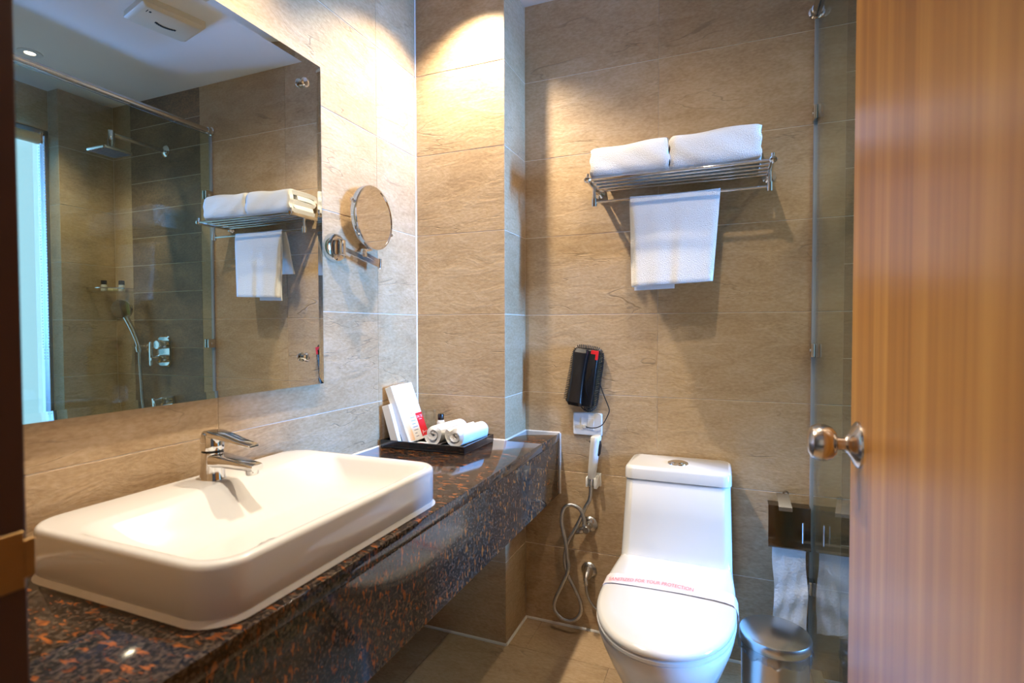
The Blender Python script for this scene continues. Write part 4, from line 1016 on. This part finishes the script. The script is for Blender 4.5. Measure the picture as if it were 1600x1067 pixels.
# ------------------------------------------------------------------ waste bin
bx, by_, br = 1.243, -0.318, 0.0935
t = thing('pedal_bin', (bx, by_, 0), 'round brushed steel waste bin with liner beside the toilet', 'bin')
b = B(); lathe(b, (bx, by_, 0), (0, 0, 1), [(0.084, 0.0), (0.086, 0.004), (0.0865, 0.014), (0.0855, 0.016), (0.0885, 0.258), (0.087, 0.266)], 56); finish('body', b, 'steel', t)
b = B(); lathe(b, (bx, by_, 0), (0, 0, 1), [(br - 0.001, 0.269), (br, 0.271), (br, 0.291), (br - 0.002, 0.296), (br - 0.010, 0.2995), (0.05, 0.305), (0.02, 0.307), (0.002, 0.3075)], 56); finish('lid', b, 'steel', t)
b = B(); rg = []
sg = 120
for k, (r, z) in enumerate(((br - 0.004, 0.266), (br + 0.001, 0.269), (br + 0.002, 0.264), (br + 0.003, 0.254), (br - 0.001, 0.244), (br - 0.0055, 0.248))):
    ring_ = []
    for i in range(sg):
        a = 2 * PI * i / sg
        w1 = (0.0018 * math.sin(23 * a) + 0.0014 * math.sin(41 * a + 1.3)) * (k >= 2); w2 = (0.004 * math.sin(9 * a + 0.7) + 0.003 * math.sin(17 * a)) * (k >= 3)
        ring_.append(Vector((bx + (r + w1) * math.cos(a), by_ + (r + w1) * math.sin(a), z + w2)))
    rg.append(ring_)
loft(b, rg, False, False); finish('liner', b, 'film', t)
b = B(); box(b, bx - 0.022, bx + 0.022, by_ - 0.118, by_ - 0.082, 0.006, 0.012, 0.002); finish('pedal', b, 'steel', t)

# ------------------------------------------------------------------ shower fittings (seen in the mirror)
t = thing('rain_shower', (1.713, 0, 2.10), 'square chrome rain shower head on a wall arm, seen in the mirror', 'shower head')
b = B(); lathe(b, (1.713, 0, 2.112), (0, -1, 0), [(0.031, 0), (0.031, 0.005), (0.024, 0.012), (0.012, 0.016)], 28); finish('wall_flange', b, 'chrome', t)
b = B(); rod(b, (1.713, -0.008, 2.112), (1.713, -0.275, 2.112), 0.010, 18); finish('arm', b, 'chrome', t)
b = B(); lathe(b, (1.713, -0.275, 2.130), (0, 0, -1), [(0.014, 0), (0.015, 0.003), (0.015, 0.060), (0.011, 0.080), (0.013, 0.094)], 24); finish('neck', b, 'chrome', t)
b = B(); loft(b, [rrect(1.645, 1.781, -0.347, -0.213, 0.008, 2.020, 4), rrect(1.643, 1.783, -0.349, -0.211, 0.01, 2.024, 4), rrect(1.643, 1.783, -0.349, -0.211, 0.01, 2.031, 4), rrect(1.69, 1.736, -0.303, -0.257, 0.01, 2.042, 4)]); sh = finish('head', b, 'steel', t)
for r_ in range(7):
    b = B(); box(b, 1.654 + 0.018 * r_, 1.663 + 0.018 * r_, -0.340, -0.220, 2.0184, 2.0202); finish('nozzle_row', b, 'alu', sh, False)
t = thing('hand_shower', (1.89, -0.05, 0.86), 'chrome hand shower in its wall holder, seen in the mirror', 'hand shower')
b = B(); tube(b, smooth_path([(1.885, -0.050, 1.045), (1.892, -0.055, 1.09), (1.91, -0.07, 1.16), (1.935, -0.085, 1.225)], 8), lambda i: 0.0105 + 0.0002 * i, 14); finish('handle', b, 'chrome', t)
hn = Vector((-0.62, -0.74, -0.18)).normalized()
b = B(); lathe(b, Vector((1.955, -0.09, 1.268)), hn, [(0.01, -0.024), (0.03, -0.018), (0.048, -0.004), (0.052, 0.004), (0.050, 0.010), (0.046, 0.011), (0.002, 0.012)], 32); finish('spray_head', b, 'chrome', t)
b = B(); lathe(b, (1.884, 0, 1.058), (0, -1, 0), [(0.022, 0), (0.022, 0.008), (0.014, 0.018), (0.014, 0.055)], 24); lathe(b, (1.885, -0.05, 1.035), (0.15, -0.05, 1), [(0.015, 0), (0.017, 0.03)], 20); finish('wall_holder', b, 'chrome', t)
b = B(); tube(b, smooth_path([(1.884, -0.05, 1.04), (1.880, -0.05, 0.95), (1.872, -0.05, 0.85), (1.868, -0.045, 0.70), (1.85, -0.04, 0.55), (1.80, -0.04, 0.47), (1.75, -0.03, 0.52), (1.73, -0.02, 0.62), (1.73, -0.012, 0.68)], 10), 0.0075, 12); finish('hose', b, 'steel', t)
b = B(); lathe(b, (1.73, 0, 0.69), (0, -1, 0), [(0.022, 0), (0.02, 0.008), (0.011, 0.02), (0.004, 0.024)], 20); finish('hose_outlet', b, 'chrome', t)
t = thing('shower_mixer', (1.745, 0, 0.955), 'chrome shower mixer plate with two controls, seen in the mirror', 'shower mixer')
b = B(); loft(b, [[Vector((p_.x, y, p_.y)) for p_ in rrect(1.690 + i, 1.800 - i, 0.955 + i, 1.122 - i, 0.03, 0, 6)] for y, i in ((-0.0005, 0), (-0.008, 0), (-0.014, 0.006))]); finish('plate', b, 'chrome', t)
b = B(); lathe(b, (1.745, -0.012, 1.075), (0, -1, 0), [(0.026, 0), (0.025, 0.035), (0.022, 0.04), (0.002, 0.041)], 28); finish('knob', b, 'chrome', t)
b = B(); lathe(b, (1.745, -0.012, 1.000), (0, -1, 0), [(0.024, 0), (0.023, 0.03), (0.016, 0.036), (0.013, 0.075), (0.002, 0.077)], 28); finish('control', b, 'chrome', t)
b = B(); loft(b, [[Vector((p_.x, -0.082 + p_.y * 0.6, z)) for p_ in rrect(1.745 - w, 1.745 + w, -w, w, w * 0.8, 0, 4)] for z, w in ((0.965, 0.007), (0.972, 0.011), (1.04, 0.012), (1.085, 0.010), (1.092, 0.005))]); finish('lever', b, 'chrome', t)
t = thing('corner_shelf', (2.08, -0.06, 1.37), 'small glass corner shelf in the shower, seen in the mirror', 'shelf')
b = B(); pts = [Vector((XR - 0.001, -0.001, 0)), Vector((XR - 0.15, -0.001, 0))] + [Vector((XR - 0.001 - 0.15 * math.cos(a), -0.001 - 0.15 * math.sin(a), 0)) for a in [PI / 2 * i / 12 for i in range(1, 13)]]
loft(b, [[p_ + Vector((0, 0, z)) for p_ in pts] for z in (1.362, 1.369)]); finish('glass_plate', b, 'clear', t, False)
b = B(); tube(b, [p_ + Vector((0, 0, 1.385)) for p_ in pts[1:]], 0.003, 8); finish('guard_rail', b, 'chrome', t)
def vial(x, y, lab):
    tv_ = thing('shampoo_bottle', (x, y, 1.3692), lab, 'bottle', 'small bottles on the shower shelf')
    bm = B(); lathe(bm, (x, y, 1.3692), (0, 0, 1), [(0.013, 0), (0.014, 0.003), (0.014, 0.034), (0.010, 0.038)], 20); finish('body', bm, 'white_plastic', tv_)
    bm = B(); lathe(bm, (x, y, 1.3692), (0, 0, 1), [(0.0135, 0.037), (0.014, 0.039), (0.014, 0.058), (0.012, 0.060)], 20); finish('cap', bm, 'black_plastic', tv_)
vial(2.115, -0.085, 'small dark-capped shampoo bottle at the front of the shower corner shelf')
vial(2.045, -0.035, 'small dark-capped bottle at the back of the shower corner shelf')
b = B(); box(b, 2.058, 2.112, -0.075, -0.045, 1.3692, 1.388, 0.006); o = finish('soap_bar', b, 'soap', None); tag(o, 'pale yellow soap box lying on the shower corner shelf', 'soap')
